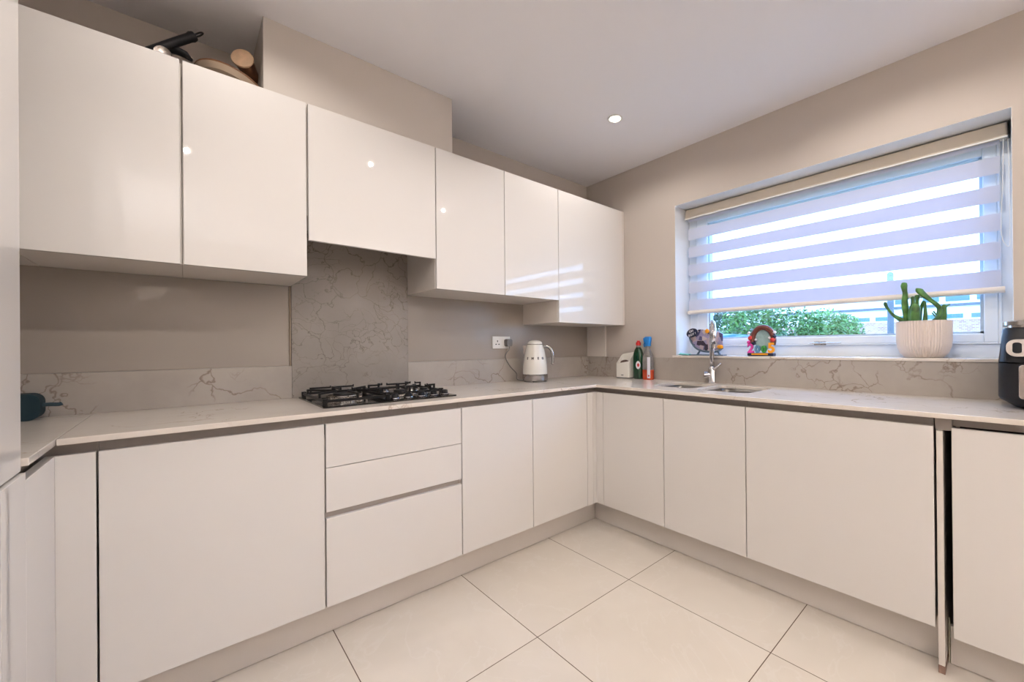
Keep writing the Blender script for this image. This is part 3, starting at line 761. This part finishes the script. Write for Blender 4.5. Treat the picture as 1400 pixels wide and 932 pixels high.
dx_, dy_ = -.062, -.575
t_ = thing('dish_soap_bottle', 'dark green washing up liquid bottle with a red cap', 'bottle', (dx_, dy_, ZT))
b = B(); S = [(.85, .000), (1, .006), (1, .11), (.98, .16), (.9, .19), (.70, .218), (.46, .236)]
rounded_loft(b, [(dx_, dy_, .030 * s, .043 * s, .028 * s, ZT + z) for s, z in S]); obj('body', b, 'green', t_, autos=50)
b = B(); lathe(b, [(.018, .236), (.016, .252)], 20, (dx_, dy_, ZT)); obj('neck', b, 'clear', t_, autos=40)
b = B(); lathe(b, [(.019, .252), (.019, .274), (.012, .278), (.011, .288)], 20, (dx_, dy_, ZT)); obj('cap', b, 'redcap', t_, autos=40)
b = B(); lathe(b, [(.024, 0), (.024, .001)], 24, (0, 0, 0), mtx=frame_mtx((dx_ - .0308, dy_ - .018, ZT + .105), (0, 0, 1), (-1, -.15, 0)) @ Matrix.Diagonal((1.25, .8, 1, 1))); lb = obj('label', b, 'label', t_)
b = B(); lathe(b, [(.012, 0), (.012, .0015)], 20, (0, 0, 0), mtx=frame_mtx((dx_ - .0318, dy_ - .020, ZT + .105), (0, 0, 1), (-1, -.15, 0)) @ Matrix.Diagonal((1.1, .8, 1, 1))); obj('label_print', b, 'redlab', lb)

sx_, sy_ = -.072, -.668
t_ = thing('spray_bottle', 'clear cleaning spray bottle with orange liquid and a blue trigger', 'bottle', (sx_, sy_, ZT))
b = B(); S = [(.9, .0), (1, .006), (1, .058)]
rounded_loft(b, [(sx_, sy_, .030 * s, .040 * s, .022 * s, ZT + z * 1.25) for s, z in S]); obj('liquid', b, 'orange', t_, autos=50)
b = B(); S = [(1, .0585), (1, .12), (.9, .145), (.62, .165), (.42, .18), (.36, .196)]
rounded_loft(b, [(sx_, sy_, .030 * s, .040 * s, .022 * s, ZT + z * 1.25) for s, z in S]); obj('bottle_shell', b, 'clear', t_, autos=50)
b = B()
rounded_loft(b, [(sx_, sy_, .018, .018, .012, ZT + .2455), (sx_, sy_, .019, .019, .012, ZT + .268), (sx_, sy_ + .005, .017, .028, .012, ZT + .276), (sx_, sy_ + .005, .017, .034, .014, ZT + .303), (sx_, sy_ - .002, .013, .022, .011, ZT + .315)])
trg = obj('trigger_head', b, 'bluecap', t_, autos=50)
b = B(); tube(b, [(sx_, sy_ + .026, ZT + .277), (sx_, sy_ + .036, ZT + .257), (sx_, sy_ + .031, ZT + .24)], .006, seg=8); obj('trigger', b, 'bluecap', trg, smooth=True)
b = B(); box(b, sx_ - .0315, sx_ - .0298, sy_ - .038, sy_ - .012, ZT + .012, ZT + .165); lb = obj('label', b, 'label', t_, bevel=.0008)
b = B(); lathe(b, [(.007, 0), (.007, .001)], 16, (0, 0, 0), mtx=frame_mtx((sx_ - .0315, sy_ - .025, ZT + .030), (0, 0, 1), (-1, 0, 0))); obj('label_print', b, 'redlab', lb)

# ------------------------------------------------------------------ window sill things
SZ = 1.1132
# curved photo frame
t_ = thing('photo_frame', 'slate grey curved photo frame on splayed legs, on the sill behind the tap', 'photo frame', (.06, -1.06, SZ))
fx = .06
pt = lambda px, py, dx=0: P(px, py, 'x', fx + dx)
outl = [(942, 457), (943.5, 464), (947, 471), (952, 476), (958, 479), (967, 480.5), (976, 480.5), (983, 479), (988, 475)]
b = B(); tube(b, spline([pt(*q) for q in outl], 5), .006, seg=8, flat=1.3); obj('frame_rim', b, 'slateframe', t_, smooth=True)
top = [(943, 456), (955, 450.5), (966, 451), (978, 452), (988, 456)]
b = B(); lo_ = spline([pt(*q, .004) for q in outl], 5); hi_ = spline([pt(*q, .004) for q in top], 5)
poly = [b.verts.new(p) for p in lo_ + hi_[::-1]]; fc = b.faces.new(poly)
ge = bmesh.ops.extrude_face_region(b, geom=[fc])
for v in [g for g in ge['geom'] if isinstance(g, bmesh.types.BMVert)]: v.co.x += .006
obj('photograph', b, 'snap', t_)
b = B()
for q in (((957, 479), (953, 486)), ((981, 479), (985, 486))): tube(b, [pt(*q[0]), pt(*q[1])], [.006, .009], seg=8)
l0, l1 = pt(944, 487), pt(991, 487)
box(b, fx - .03, fx + .03, l1.y, l0.y, SZ, SZ + .007)
obj('stand', b, 'slateframe', t_, bevel=.001)
o0 = pt(946.5, 455, -.008)
b = B(); lathe(b, [(.043, 0), (.043, .006)], 32, (0, 0, 0), mtx=frame_mtx(o0, (0, -1, .35), (-1, 0, 0)) @ Matrix.Diagonal((1.0, .70, 1, 1))); pn = obj('badge', b, 'navy', t_, bevel=.001)
for s_, up_ in (('OH', .012), ('BOY!', -.012)):
    for q_, c1_ in enumerate(s_):
        tm = text_mesh(c1_, .022, .0008, .0002)
        mt_ = frame_mtx(o0 + Vector((-.0075, 0, 0)), (0, -1, .35), (-1, 0, 0)) @ Matrix.Translation(((q_ - (len(s_) - 1) / 2) * .0168, up_, 0))
        bmesh.ops.transform(tm, matrix=mt_, verts=tm.verts); obj('letter', tm, 'label', pn)
b = B(); lathe(b, [(.014, 0), (.015, .004), (.009, .008)], 20, (0, 0, 0), mtx=frame_mtx(pt(967, 452.5, -.001), (0, 1, 0), (-1, 0, 0))); obj('orange_boss', b, 'amber', t_, autos=50)
b = B(); lathe(b, [(.015, 0), (.017, .005), (.010, .010)], 20, (0, 0, 0), mtx=frame_mtx(pt(985, 474, -.001), (0, 1, 0), (-1, 0, 0)) @ Matrix.Diagonal((1.3, .8, 1, 1))); obj('orange_boss', b, 'amber', t_, autos=50)

# 2005 frame
t_ = thing('photo_frame', 'small oval photo frame with bright coloured 2005 numerals, on the window sill', 'photo frame', (.05, -1.41, SZ))
fx = .05
cen = P(1043, 464, 'x', fx); ry, rz = .048, .062
b = B()
def ell(a, s=1.0, sz=None): return Vector((fx, cen.y - ry * s * math.cos(a), cen.z + rz * (sz or s) * math.sin(a)))
tube(b, [ell(math.radians(-25) + math.radians(230) * k / 32, 1.28, 1.22) for k in range(33)], .0165, seg=10, flat=1.0)
obj('arch', b, 'redbrown', t_, smooth=True)
b = B(); vs = [b.verts.new(ell(2 * PI * k / 32, 1.12) + Vector((.004, 0, 0))) for k in range(32)]; fc = b.faces.new(vs)
ge = bmesh.ops.extrude_face_region(b, geom=[fc])
for v in [g for g in ge['geom'] if isinstance(g, bmesh.types.BMVert)]: v.co.x += .006
obj('picture_opening', b, 'photo', t_)
b = B(); y0_, y1_ = P(1023, 486, 'x', fx).y, P(1059, 486, 'x', fx).y
box(b, fx - .02, fx + .025, y1_, y0_, SZ, SZ + .020); obj('plinth', b, 'navy', t_, bevel=.006)
b = B(); box(b, fx - .024, fx - .0195, y1_ + .03, y0_ - .028, SZ + .007, SZ + .017); obj('nameplate', b, 'amber', t_, bevel=.003)
for ch_, px0, mm, sz_ in (('2', 1025.7, 'magenta', .074), ('0', 1034.8, 'skyblue', .056), ('0', 1043.8, 'leafgreen', .054), ('5', 1054, 'amber', .078)):
    c_ = P(px0, 476, 'x', fx - .02)
    tm = text_mesh(ch_, sz_ * 1.05, .006, .0030); zmin = min(v.co.y for v in tm.verts)
    mt_ = frame_mtx((fx - .012, c_.y, SZ + .0195 - zmin), (0, -1, 0), (-1, 0, 0))
    bmesh.ops.transform(tm, matrix=mt_, verts=tm.verts); obj('numeral', tm, mm, t_)
# plain coloured resin lumps where the figures stood on the arch
for px0, py0, mm, s_ in ((1026, 462, 'redlab', .016), (1024, 467.5, 'magenta', .012), (1030, 469, 'navy', .013), (1056.5, 464.5, 'redlab', .015), (1059, 459.5, 'navy', .012), (1024, 455, 'label', .009), (1059, 454, 'label', .010), (1033.5, 464.5, 'label', .008), (1052, 461.5, 'label', .008)):
    b = B(); bmesh.ops.create_icosphere(b, subdivisions=2, radius=s_); c_ = P(px0, py0, 'x', fx - .008)
    for v in b.verts: v.co = v.co * random.uniform(.9, 1.1) + c_
    obj('resin_blob', b, mm, t_, smooth=True)

# cloth scrap
b = B(); c_ = P(940, 486, 'x', .05)
for i in range(5):
    for j in range(5): pass
bmesh.ops.create_grid(b, x_segments=8, y_segments=8, size=.5)
for v in b.verts:
    u, w_ = v.co.x, v.co.y; v.co = Vector((.03 + u * .05, -.905 + w_ * .07, SZ + .006 + .006 * math.sin(u * 9 + w_ * 4) + .012 * max(0, w_ + .1)))
o = obj('folded_cloth', b, 'turq', smooth=True); md = o.modifiers.new('s', 'SOLIDIFY'); md.thickness = .003
tag(o, 'small turquoise cloth at the left end of the window sill', 'cloth')

# plant
PXc, PYc = .092, -2.160
t_ = thing('potted_cactus', 'green jointed cactus in a ribbed pale pot on the window sill', 'plant', (PXc, PYc, SZ))
b = B(); prof_p = [(.066, 0), (.072, .002), (.090, .022), (.1005, .052), (.104, .09), (.1045, .17), (.1045, .178)]
prof_i = [(.098, .178), (.097, .155), (.05, .154)]
lathe(b, prof_p, 112, (PXc, PYc, SZ), ribs=1, ramp=-.04, cap=False)
lathe(b, [(.1035, .178), (.1015, .1785), (.098, .178), (.097, .15)], 112, (PXc, PYc, SZ), cap=False)
lathe(b, [(.02, 0), (.066, 0)], 112, (PXc, PYc, SZ), cap=False)
obj('pot', b, 'pot', t_)
b = B(); lathe(b, [(.096, .150), (.09, .156), (.03, .160)], 32, (PXc, PYc, SZ)); obj('soil', b, 'soil', t_)
def stem(pts, rad, m_='cactus', fl=.75):
    b = B(); ps = [P(q[0], q[1], 'x', PXc - .01 + (q[2] if len(q) > 2 else 0)) for q in pts]
    sp = spline(ps, 6); n = len(sp); rr = []
    for i in range(n):
        u = i / (n - 1) * (len(rad) - 1); k = min(int(u), len(rad) - 2); rr.append(rad[k] + (rad[k + 1] - rad[k]) * (u - k))
    rr[-1] *= .45
    tube(b, sp, rr, seg=12, flat=fl); obj('cactus_stem', b, m_, t_, smooth=True)
stem([(1240, 446), (1238.5, 430), (1237, 412), (1237.5, 402), (1236, 392), (1236.5, 386)], [.009, .013, .016, .013, .011, .015, .010])
stem([(1244, 446), (1232, 437), (1222, 431), (1214, 422), (1210.5, 416), (1211, 413)], [.013, .016, .010, .008, .011, .009])
stem([(1285, 446, .01), (1289, 436, .01), (1290.5, 425, .01), (1291, 416, .01)], [.014, .016, .012, .008])
stem([(1290, 427, .01), (1294, 419, .01), (1299, 415.5, .01)], [.004, .003, .004])
stem([(1282, 446), (1283, 432), (1284, 420), (1272, 410), (1263, 403), (1257, 397), (1257, 394)], [.012, .010, .011, .010, .014, .016, .013])
stem([(1248, 446, -.02), (1246, 430, -.02), (1248, 415, -.02), (1248, 405, -.02)], [.013, .015, .009, .009])
stem([(1253, 446, .02), (1252, 432, .02), (1254, 412, .02), (1254, 403, .02)], [.015, .018, .008, .012])
stem([(1251, 446, -.03), (1251, 434, -.03), (1252, 422, -.03), (1252, 415, -.03)], [.017, .022, .020, .012])
stem([(1262, 446), (1265, 436), (1265, 420), (1264, 412)], [.009, .011, .006, .007])
stem([(1257, 440, .02), (1259, 422, .02), (1264, 411, .02)], [.011, .008, .009])
stem([(1270, 446, -.02), (1278, 438, -.02), (1284, 432, -.02), (1287, 422, -.02)], [.012, .014, .012, .008])
stem([(1238, 446, .03), (1243, 434, .03), (1240, 424, .03)], [.012, .013, .008])
stem([(1280, 430), (1276, 425)], [.004, .004]); stem([(1281, 435), (1274, 427)], [.004, .004])

# ------------------------------------------------------------------ air fryer
AX, AY = -.19, -2.572
t_ = thing('air_fryer', 'black air fryer with silver trim at the right end of the worktop', 'air fryer', (AX, AY, ZT))
b = B(); rounded_loft(b, [(AX, AY, .10, .10, .05, ZT), (AX, AY, .11, .118, .055, ZT + .004), (AX, AY, .150, .158, .06, ZT + .034), (AX, AY, .155, .163, .06, ZT + .045), (AX, AY, .155, .162, .06, ZT + .170)], n=8)
obj('lower_body', b, 'plastic_black', t_, autos=50)
b = B(); rounded_loft(b, [(AX, AY, .152, .159, .06, ZT + .1715), (AX, AY, .155, .162, .06, ZT + .175), (AX, AY, .150, .158, .06, ZT + .215), (AX, AY, .138, .150, .06, ZT + .298), (AX, AY, .130, .144, .055, ZT + .303)], n=8)
ub = obj('upper_body', b, 'plastic_black', t_, autos=50)
b = B(); rounded_loft(b, [(AX, AY, .128, .138, .05, ZT + .3035), (AX, AY, .128, .138, .05, ZT + .311), (AX, AY, .142, .150, .055, ZT + .312), (AX, AY, .142, .150, .055, ZT + .325), (AX, AY, .12, .13, .05, ZT + .33)], n=8)
obj('top_plate', b, 'steel', t_, autos=40)
# silver badge plate on the sloping front
def ffx(z): return AX - (.155 - (.017 * (z - .215) / .083 if z > .215 else 0)) - .001
out = rrect(-.142, .142, -.032, .032, .026, 8); hole = rrect(-.126, -.103, -.020, .020, .0093, 6)
bm = plate(out, [hole], 0, .006)
mt_ = frame_mtx((ffx(.235), AY, ZT + .2265), (0, -1, 0), (-1, 0, .17)); bmesh.ops.transform(bm, matrix=mt_, verts=bm.verts)
obj('control_panel', bm, 'steel', t_, bevel=.002)
b = B(); rounded_loft(b, [(0, 0, .106, .058, .01, 0), (0, 0, .106, .058, .01, .010)])
bmesh.ops.transform(b, matrix=frame_mtx((AX - .155, AY, ZT + .104), (0, -1, 0), (-1, 0, 0)), verts=b.verts); dr = obj('drawer_front', b, 'clear', t_, bevel=.002)
bm = plate(rrect(-.112, .112, -.062, .062, .012), [rrect(-.097, .097, -.050, .050, .008)], 0, .014)
bmesh.ops.transform(bm, matrix=frame_mtx((AX - .155, AY, ZT + .104), (0, -1, 0), (-1, 0, 0)), verts=bm.verts); obj('window_frame', bm, 'steel', t_, bevel=.002)
b = B(); tube(b, [(AX - .168, AY, ZT + .145), (AX - .215, AY, ZT + .14), (AX - .22, AY, ZT + .07), (AX - .168, AY, ZT + .065)], .010, seg=10); obj('handle', b, 'steel', t_, smooth=True)

# ------------------------------------------------------------------ speaker
t_ = thing('bluetooth_speaker', 'dark teal rounded portable speaker on the worktop at the far left', 'speaker', (-3.1, -.075, ZT))
b = B()
x1_ = -2.987
tmp = rrect(-3.19, x1_, ZT + .0005, ZT + .094, .030, 8)
bm = plate(tmp, [], -.115, -.035, lambda u, v, w_: Vector((u, w_, v))); obj('speaker_body', bm, 'teal', t_, bevel=.012, bseg=4)
b = B(); tube(b, spline([(x1_ - .004, -.075, ZT + .050), (x1_ + .014, -.074, ZT + .051), (x1_ + .036, -.070, ZT + .049), (x1_ + .044, -.07, ZT + .052)], 5), [.007] * 16, seg=8); obj('strap', b, 'teal2', t_, smooth=True)

# ------------------------------------------------------------------ things on top of the wall cabinets
TZ = UT - .004
t_ = thing('frying_pan', 'black frying pan with a long handle poking up above the left wall cabinets', 'pan', (-2.7, -.2, TZ))
pc = Vector((-2.63, -.205, TZ + .062))
tilt = Matrix.Rotation(math.radians(14), 4, 'Y') @ Matrix.Rotation(math.radians(8), 4, 'X')
b = B(); lathe(b, [(.02, 0), (.085, 0), (.10, .03), (.103, .031), (.088, -.004), (.02, -.004)], 40, (-2.70, -.135, TZ + .018), cap=False); obj('pan_body', b, 'iron', t_, autos=50)
ha, hb = P(203, 70, 'y', -.26), P(262, 50.5, 'y', -.26)
b = B(); tube(b, [ha + (ha - hb) * .1, ha, ha.lerp(hb, .5), ha.lerp(hb, .93), hb, hb + (hb - ha).normalized() * .012], [.014, .016, .0175, .018, .021, .018], seg=12, flat=.9); hd = obj('handle', b, 'plastic_black', t_, autos=50)
b = B(); dd = (hb - ha).normalized(); cc = hb + dd * .028
loop = [cc + dd * .019 * math.cos(2 * PI * k / 16) + Vector((0, .35, .94)) * .009 * math.sin(2 * PI * k / 16) for k in range(17)]
tube(b, loop, .0033, seg=6, cap=False); obj('hanging_loop', b, 'plastic_black', hd)
a_, c_ = P(233, 74, 'y', -.24), P(262, 82, 'y', -.24)
b = B(); tube(b, [P(228, 66, 'y', -.24), P(242, 69, 'y', -.24), P(254, 75, 'y', -.24), P(263, 83, 'y', -.24)], [.020, .022, .020, .008], seg=12, flat=.6); obj('handle_bracket', b, 'plastic_black', t_, smooth=True)
# silver tin lid on edge
tc_ = P(222.5, 73.5, 'y', -.30)
t_ = thing('round_tin', 'small round silver tin lying on its side next to the black pan handle', 'tin', (tc_.x, -.28, TZ))
b = B(); mt_ = frame_mtx(tc_, (1, 0, 0), (-.1, -1, -.15)); R0 = tc_.z - TZ
lathe(b, [(.022, -.010), (.0245, 0)], 28, (0, 0, 0), mtx=mt_); obj('tin_body', b, 'tinmetal', t_, autos=40)
b = B(); lathe(b, [(.025, 0), (.0265, .003), (.025, .006), (.021, .004)], 28, (0, 0, 0), mtx=mt_); obj('tin_rim', b, 'steel', t_, autos=40)
# tray
tcx = -2.445; t_ = thing('oval_tray', 'shallow tan tray with a dark rim resting on the wall cabinets below the boxing', 'tray', (tcx, -.21, TZ))
mt_ = Matrix.Translation((tcx - .005, -.215, TZ + .047)) @ Matrix.Rotation(math.radians(-4), 4, 'X') @ Matrix.Rotation(math.radians(15), 4, 'Y') @ Matrix.Diagonal((.80, .9, 1, 1))
b = B(); lathe(b, [(.02, -.012), (.14, -.008), (.158, .012), (.152, .016), (.135, -.002), (.02, -.005)], 48, (0, 0, 0), mtx=mt_ @ Matrix.Diagonal((1, .95, 1, 1)), cap=False); obj('tray_body', b, 'tan', t_, autos=50)
b = B(); lathe(b, [(.157, .011), (.161, .014), (.158, .019), (.152, .016)], 48, (0, 0, 0), mtx=mt_ @ Matrix.Diagonal((1, .95, 1, 1)), cap=False); obj('tray_rim', b, 'wood', t_, smooth=True)
# wooden canister
e0 = P(332, 81, 'y', -.29); e1 = e0 + Vector((.050, .115, -.012))
t_ = thing('wooden_canister', 'brown canister with a pale round wooden end, tipped over beside the boxing', 'canister', (e1.x, e1.y, TZ))
ax_ = (e0 - e1).normalized(); b = B(); tube(b, [e1, e0.lerp(e1, .4), e0], [.026, .031, .036], seg=28); obj('canister_body', b, 'wood', t_, autos=50)
b = B(); lathe(b, [(.040, 0), (.041, .004), (.0385, .008), (.02, .0085)], 32, (0, 0, 0), mtx=frame_mtx(e0 + (e0 - e1).normalized() * .0005, (1, 0, 0), e0 - e1)); obj('canister_lid', b, 'palewood', t_, autos=50)

# ------------------------------------------------------------------ outside
FX = 22.0
tag(obj('lawn', bx(.32, 20.5, -25, 45, -.4, -.25), 'grass'), 'lawn behind the house outside the window', 'lawn', kind='structure')
t_ = thing('terraced_house', 'long low terrace with brick lower wall and blue glazed windows seen outside the window', 'building', (FX, 5, -.25))
zz = lambda px, py: P(px, py, 'x', FX).z
yy = lambda px: P(px, 430, 'x', FX).y
zb1 = zz(1342, 435); zw0 = zz(1342, 434); zw1 = zz(1342, 427); zl = zz(1342, 414.5); zu0 = zz(1342, 412); zu1 = zz(1342, 402)
obj('brick_wall', bx(FX, FX + .3, -18, 40, -.3, zb1), 'brick', t_)
obj('rendered_wall', bx(FX + .02, FX + 5, -18, 40, zb1, zl - .05), 'render', t_)
obj('gutter', bx(FX - .15, FX + .1, -18, 40, zl - .05, zl + .06), 'slate', t_)
obj('upper_wall', bx(FX + .02, FX + 5, -18, 40, zl + .06, zu1 + .5), 'render', t_)
b = B(); vs = [b.verts.new(p) for p in ((FX - .3, -18, zu1 + .5), (FX - .3, 40, zu1 + .5), (FX + 2.6, 40, zu1 + 1.2), (FX + 2.6, -18, zu1 + 1.2), (FX + 5.4, -18, zu1 + .5), (FX + 5.4, 40, zu1 + .5))]
b.faces.new((vs[0], vs[1], vs[2], vs[3])); b.faces.new((vs[3], vs[2], vs[5], vs[4])); b.faces.new((vs[0], vs[3], vs[4])); b.faces.new((vs[1], vs[5], vs[2])); b.faces.new((vs[0], vs[4], vs[5], vs[1]))
obj('roof', b, 'render', t_)
for a_, c_ in ((1170, 1189), (1197, 1214), (1226, 1243), (1264, 1283), (1291.6, 1316.8), (1328, 1350)):
    obj('window', bx(FX - .03, FX + .05, yy(a_), yy(c_), zw0 + .03, zw1), 'bluewin', t_)
for a_, c_ in ((1224, 1240), (1262, 1284), (1293, 1326), (1336, 1360)):
    obj('window', bx(FX - .03, FX + .05, yy(a_), yy(c_), zu0 + .1, zu1), 'bluewin', t_)
b = B(); q0, q1 = P(1218, 458, 'x', 12), P(1219.5, 405, 'x', 12)
lathe(b, [(.075, 0), (.075, 3.4), (.02, 3.45)], 14, (12, q0.y, -.25)); o = obj('lamp_post', b, 'slate', autos=40)
tag(o, 'slim blue grey pole outside, just left of the cactus', 'post')
# shrubs
def shrub(name, label, blobs, n, size, m_, seed, stems):
    rnd = random.Random(seed); b = B()
    for _ in range(n):
        cx_, cy_, cz_, rx_, ry_, rz_ = rnd.choice(blobs)
        u = Vector((rnd.gauss(0, 1), rnd.gauss(0, 1), rnd.gauss(0, 1))).normalized() * rnd.uniform(.55, 1.08)
        c_ = Vector((cx_ + u.x * rx_, cy_ + u.y * ry_, cz_ + u.z * rz_))
        d1 = Vector((rnd.uniform(-1, 1), rnd.uniform(-1, 1), rnd.uniform(-.6, 1))).normalized(); d2 = d1.orthogonal().normalized()
        d2 = (Matrix.Rotation(rnd.uniform(0, 6.28), 3, d1) @ d2); s = size * rnd.uniform(.6, 1.3)
        nrm = d1.cross(d2)
        v1, v2, v3, v4 = (b.verts.new(c_ - d1 * s), b.verts.new(c_ + d2 * s * .35 + nrm * s * .12), b.verts.new(c_ + d1 * s), b.verts.new(c_ - d2 * s * .35 + nrm * s * .12))
        b.faces.new((v1, v2, v3)); b.faces.new((v1, v3, v4))
    t_ = thing(name, label, 'shrub', (blobs[0][0], blobs[0][1], -.25))
    obj('foliage', b, m_, t_)
    b = B()
    for (x, y, z) in stems: tube(b, [(x, y, -.25), (x + .05, y + .04, z * .5), (x + .1, y - .05, z)], [.04, .03, .012], seg=7)
    obj('stem', b, 'bark', t_)
shrub('garden_shrub', 'large bright green leafy shrub outside behind the 2005 photo frame', [(5.2, .15, 1.25, .6, .65, .62), (5.3, -.35, 1.1, .5, .45, .52), (5.0, .6, 1.45, .6, .5, .55), (5.1, .2, .6, .6, .9, .6)], 9000, .045, 'leaf', 3, [(5.2, .1, 1.3), (5.0, .5, 1.2), (5.3, -.2, 1.0)])
shrub('garden_shrub', 'duller darker shrub outside behind the chrome tap', [(6.6, 2.1, 1.5, .6, .8, .6), (6.9, 3.0, 1.7, .6, .8, .65), (6.6, 2.2, .6, .5, 1.2, .7)], 8000, .055, 'leaf2', 5, [(6.6, 2.1, 1.2), (6.9, 2.9, 1.3)])
shrub('garden_shrub', 'small pale shrub outside beside the brick wall, left of the cactus', [(9.0, .55, 1.55, .5, .55, .5), (9.0, .1, 1.45, .5, .35, .42), (9.1, .3, .6, .5, .7, .6)], 5000, .05, 'leaf3', 9, [(9, .3, 1.2)])
b = B(); bmesh.ops.create_icosphere(b, subdivisions=4, radius=1); c_ = P(997, 464, 'x', 3.6)
rnd = random.Random(4)
for v in b.verts:
    n_ = 1 + .07 * math.sin(9 * v.co.x + 5 * v.co.y) + .05 * math.sin(13 * v.co.z + 7 * v.co.y)
    z = v.co.z * n_; v.co = Vector((c_.x + v.co.x * .5 * n_, c_.y + v.co.y * .36 * n_, (c_.z - .02 + .10 * z) if z > 0 else (c_.z - .02 + 1.5 * z)))
tag(obj('tarpaulin', b, 'tarp', smooth=True), 'bright blue tarpaulin over a heap outside, right of the tap', 'tarpaulin')

# ------------------------------------------------------------------ daylight and view
w = bpy.data.worlds.new('world'); scene.world = w; w.use_nodes = True; nt = w.node_tree
bg = nt.nodes['Background']
tc = nt.nodes.new('ShaderNodeTexCoord'); sp = nt.nodes.new('ShaderNodeSeparateXYZ'); nt.links.new(tc.outputs['Generated'], sp.inputs[0])
cr = nt.nodes.new('ShaderNodeValToRGB'); cr.color_ramp.elements[0].position = 0; cr.color_ramp.elements[0].color = (.42, .68, 1, 1)
cr.color_ramp.elements[1].position = .6; cr.color_ramp.elements[1].color = (.24, .48, 1, 1)
nt.links.new(sp.outputs['Z'], cr.inputs['Fac']); nt.links.new(cr.outputs[0], bg.inputs['Color'])
bg.inputs['Strength'].default_value = 9.5
vs_ = scene.view_settings
vs_.view_transform = 'Standard'; vs_.look = 'None'; vs_.gamma = 1; vs_.exposure = .14; vs_.use_curve_mapping = False
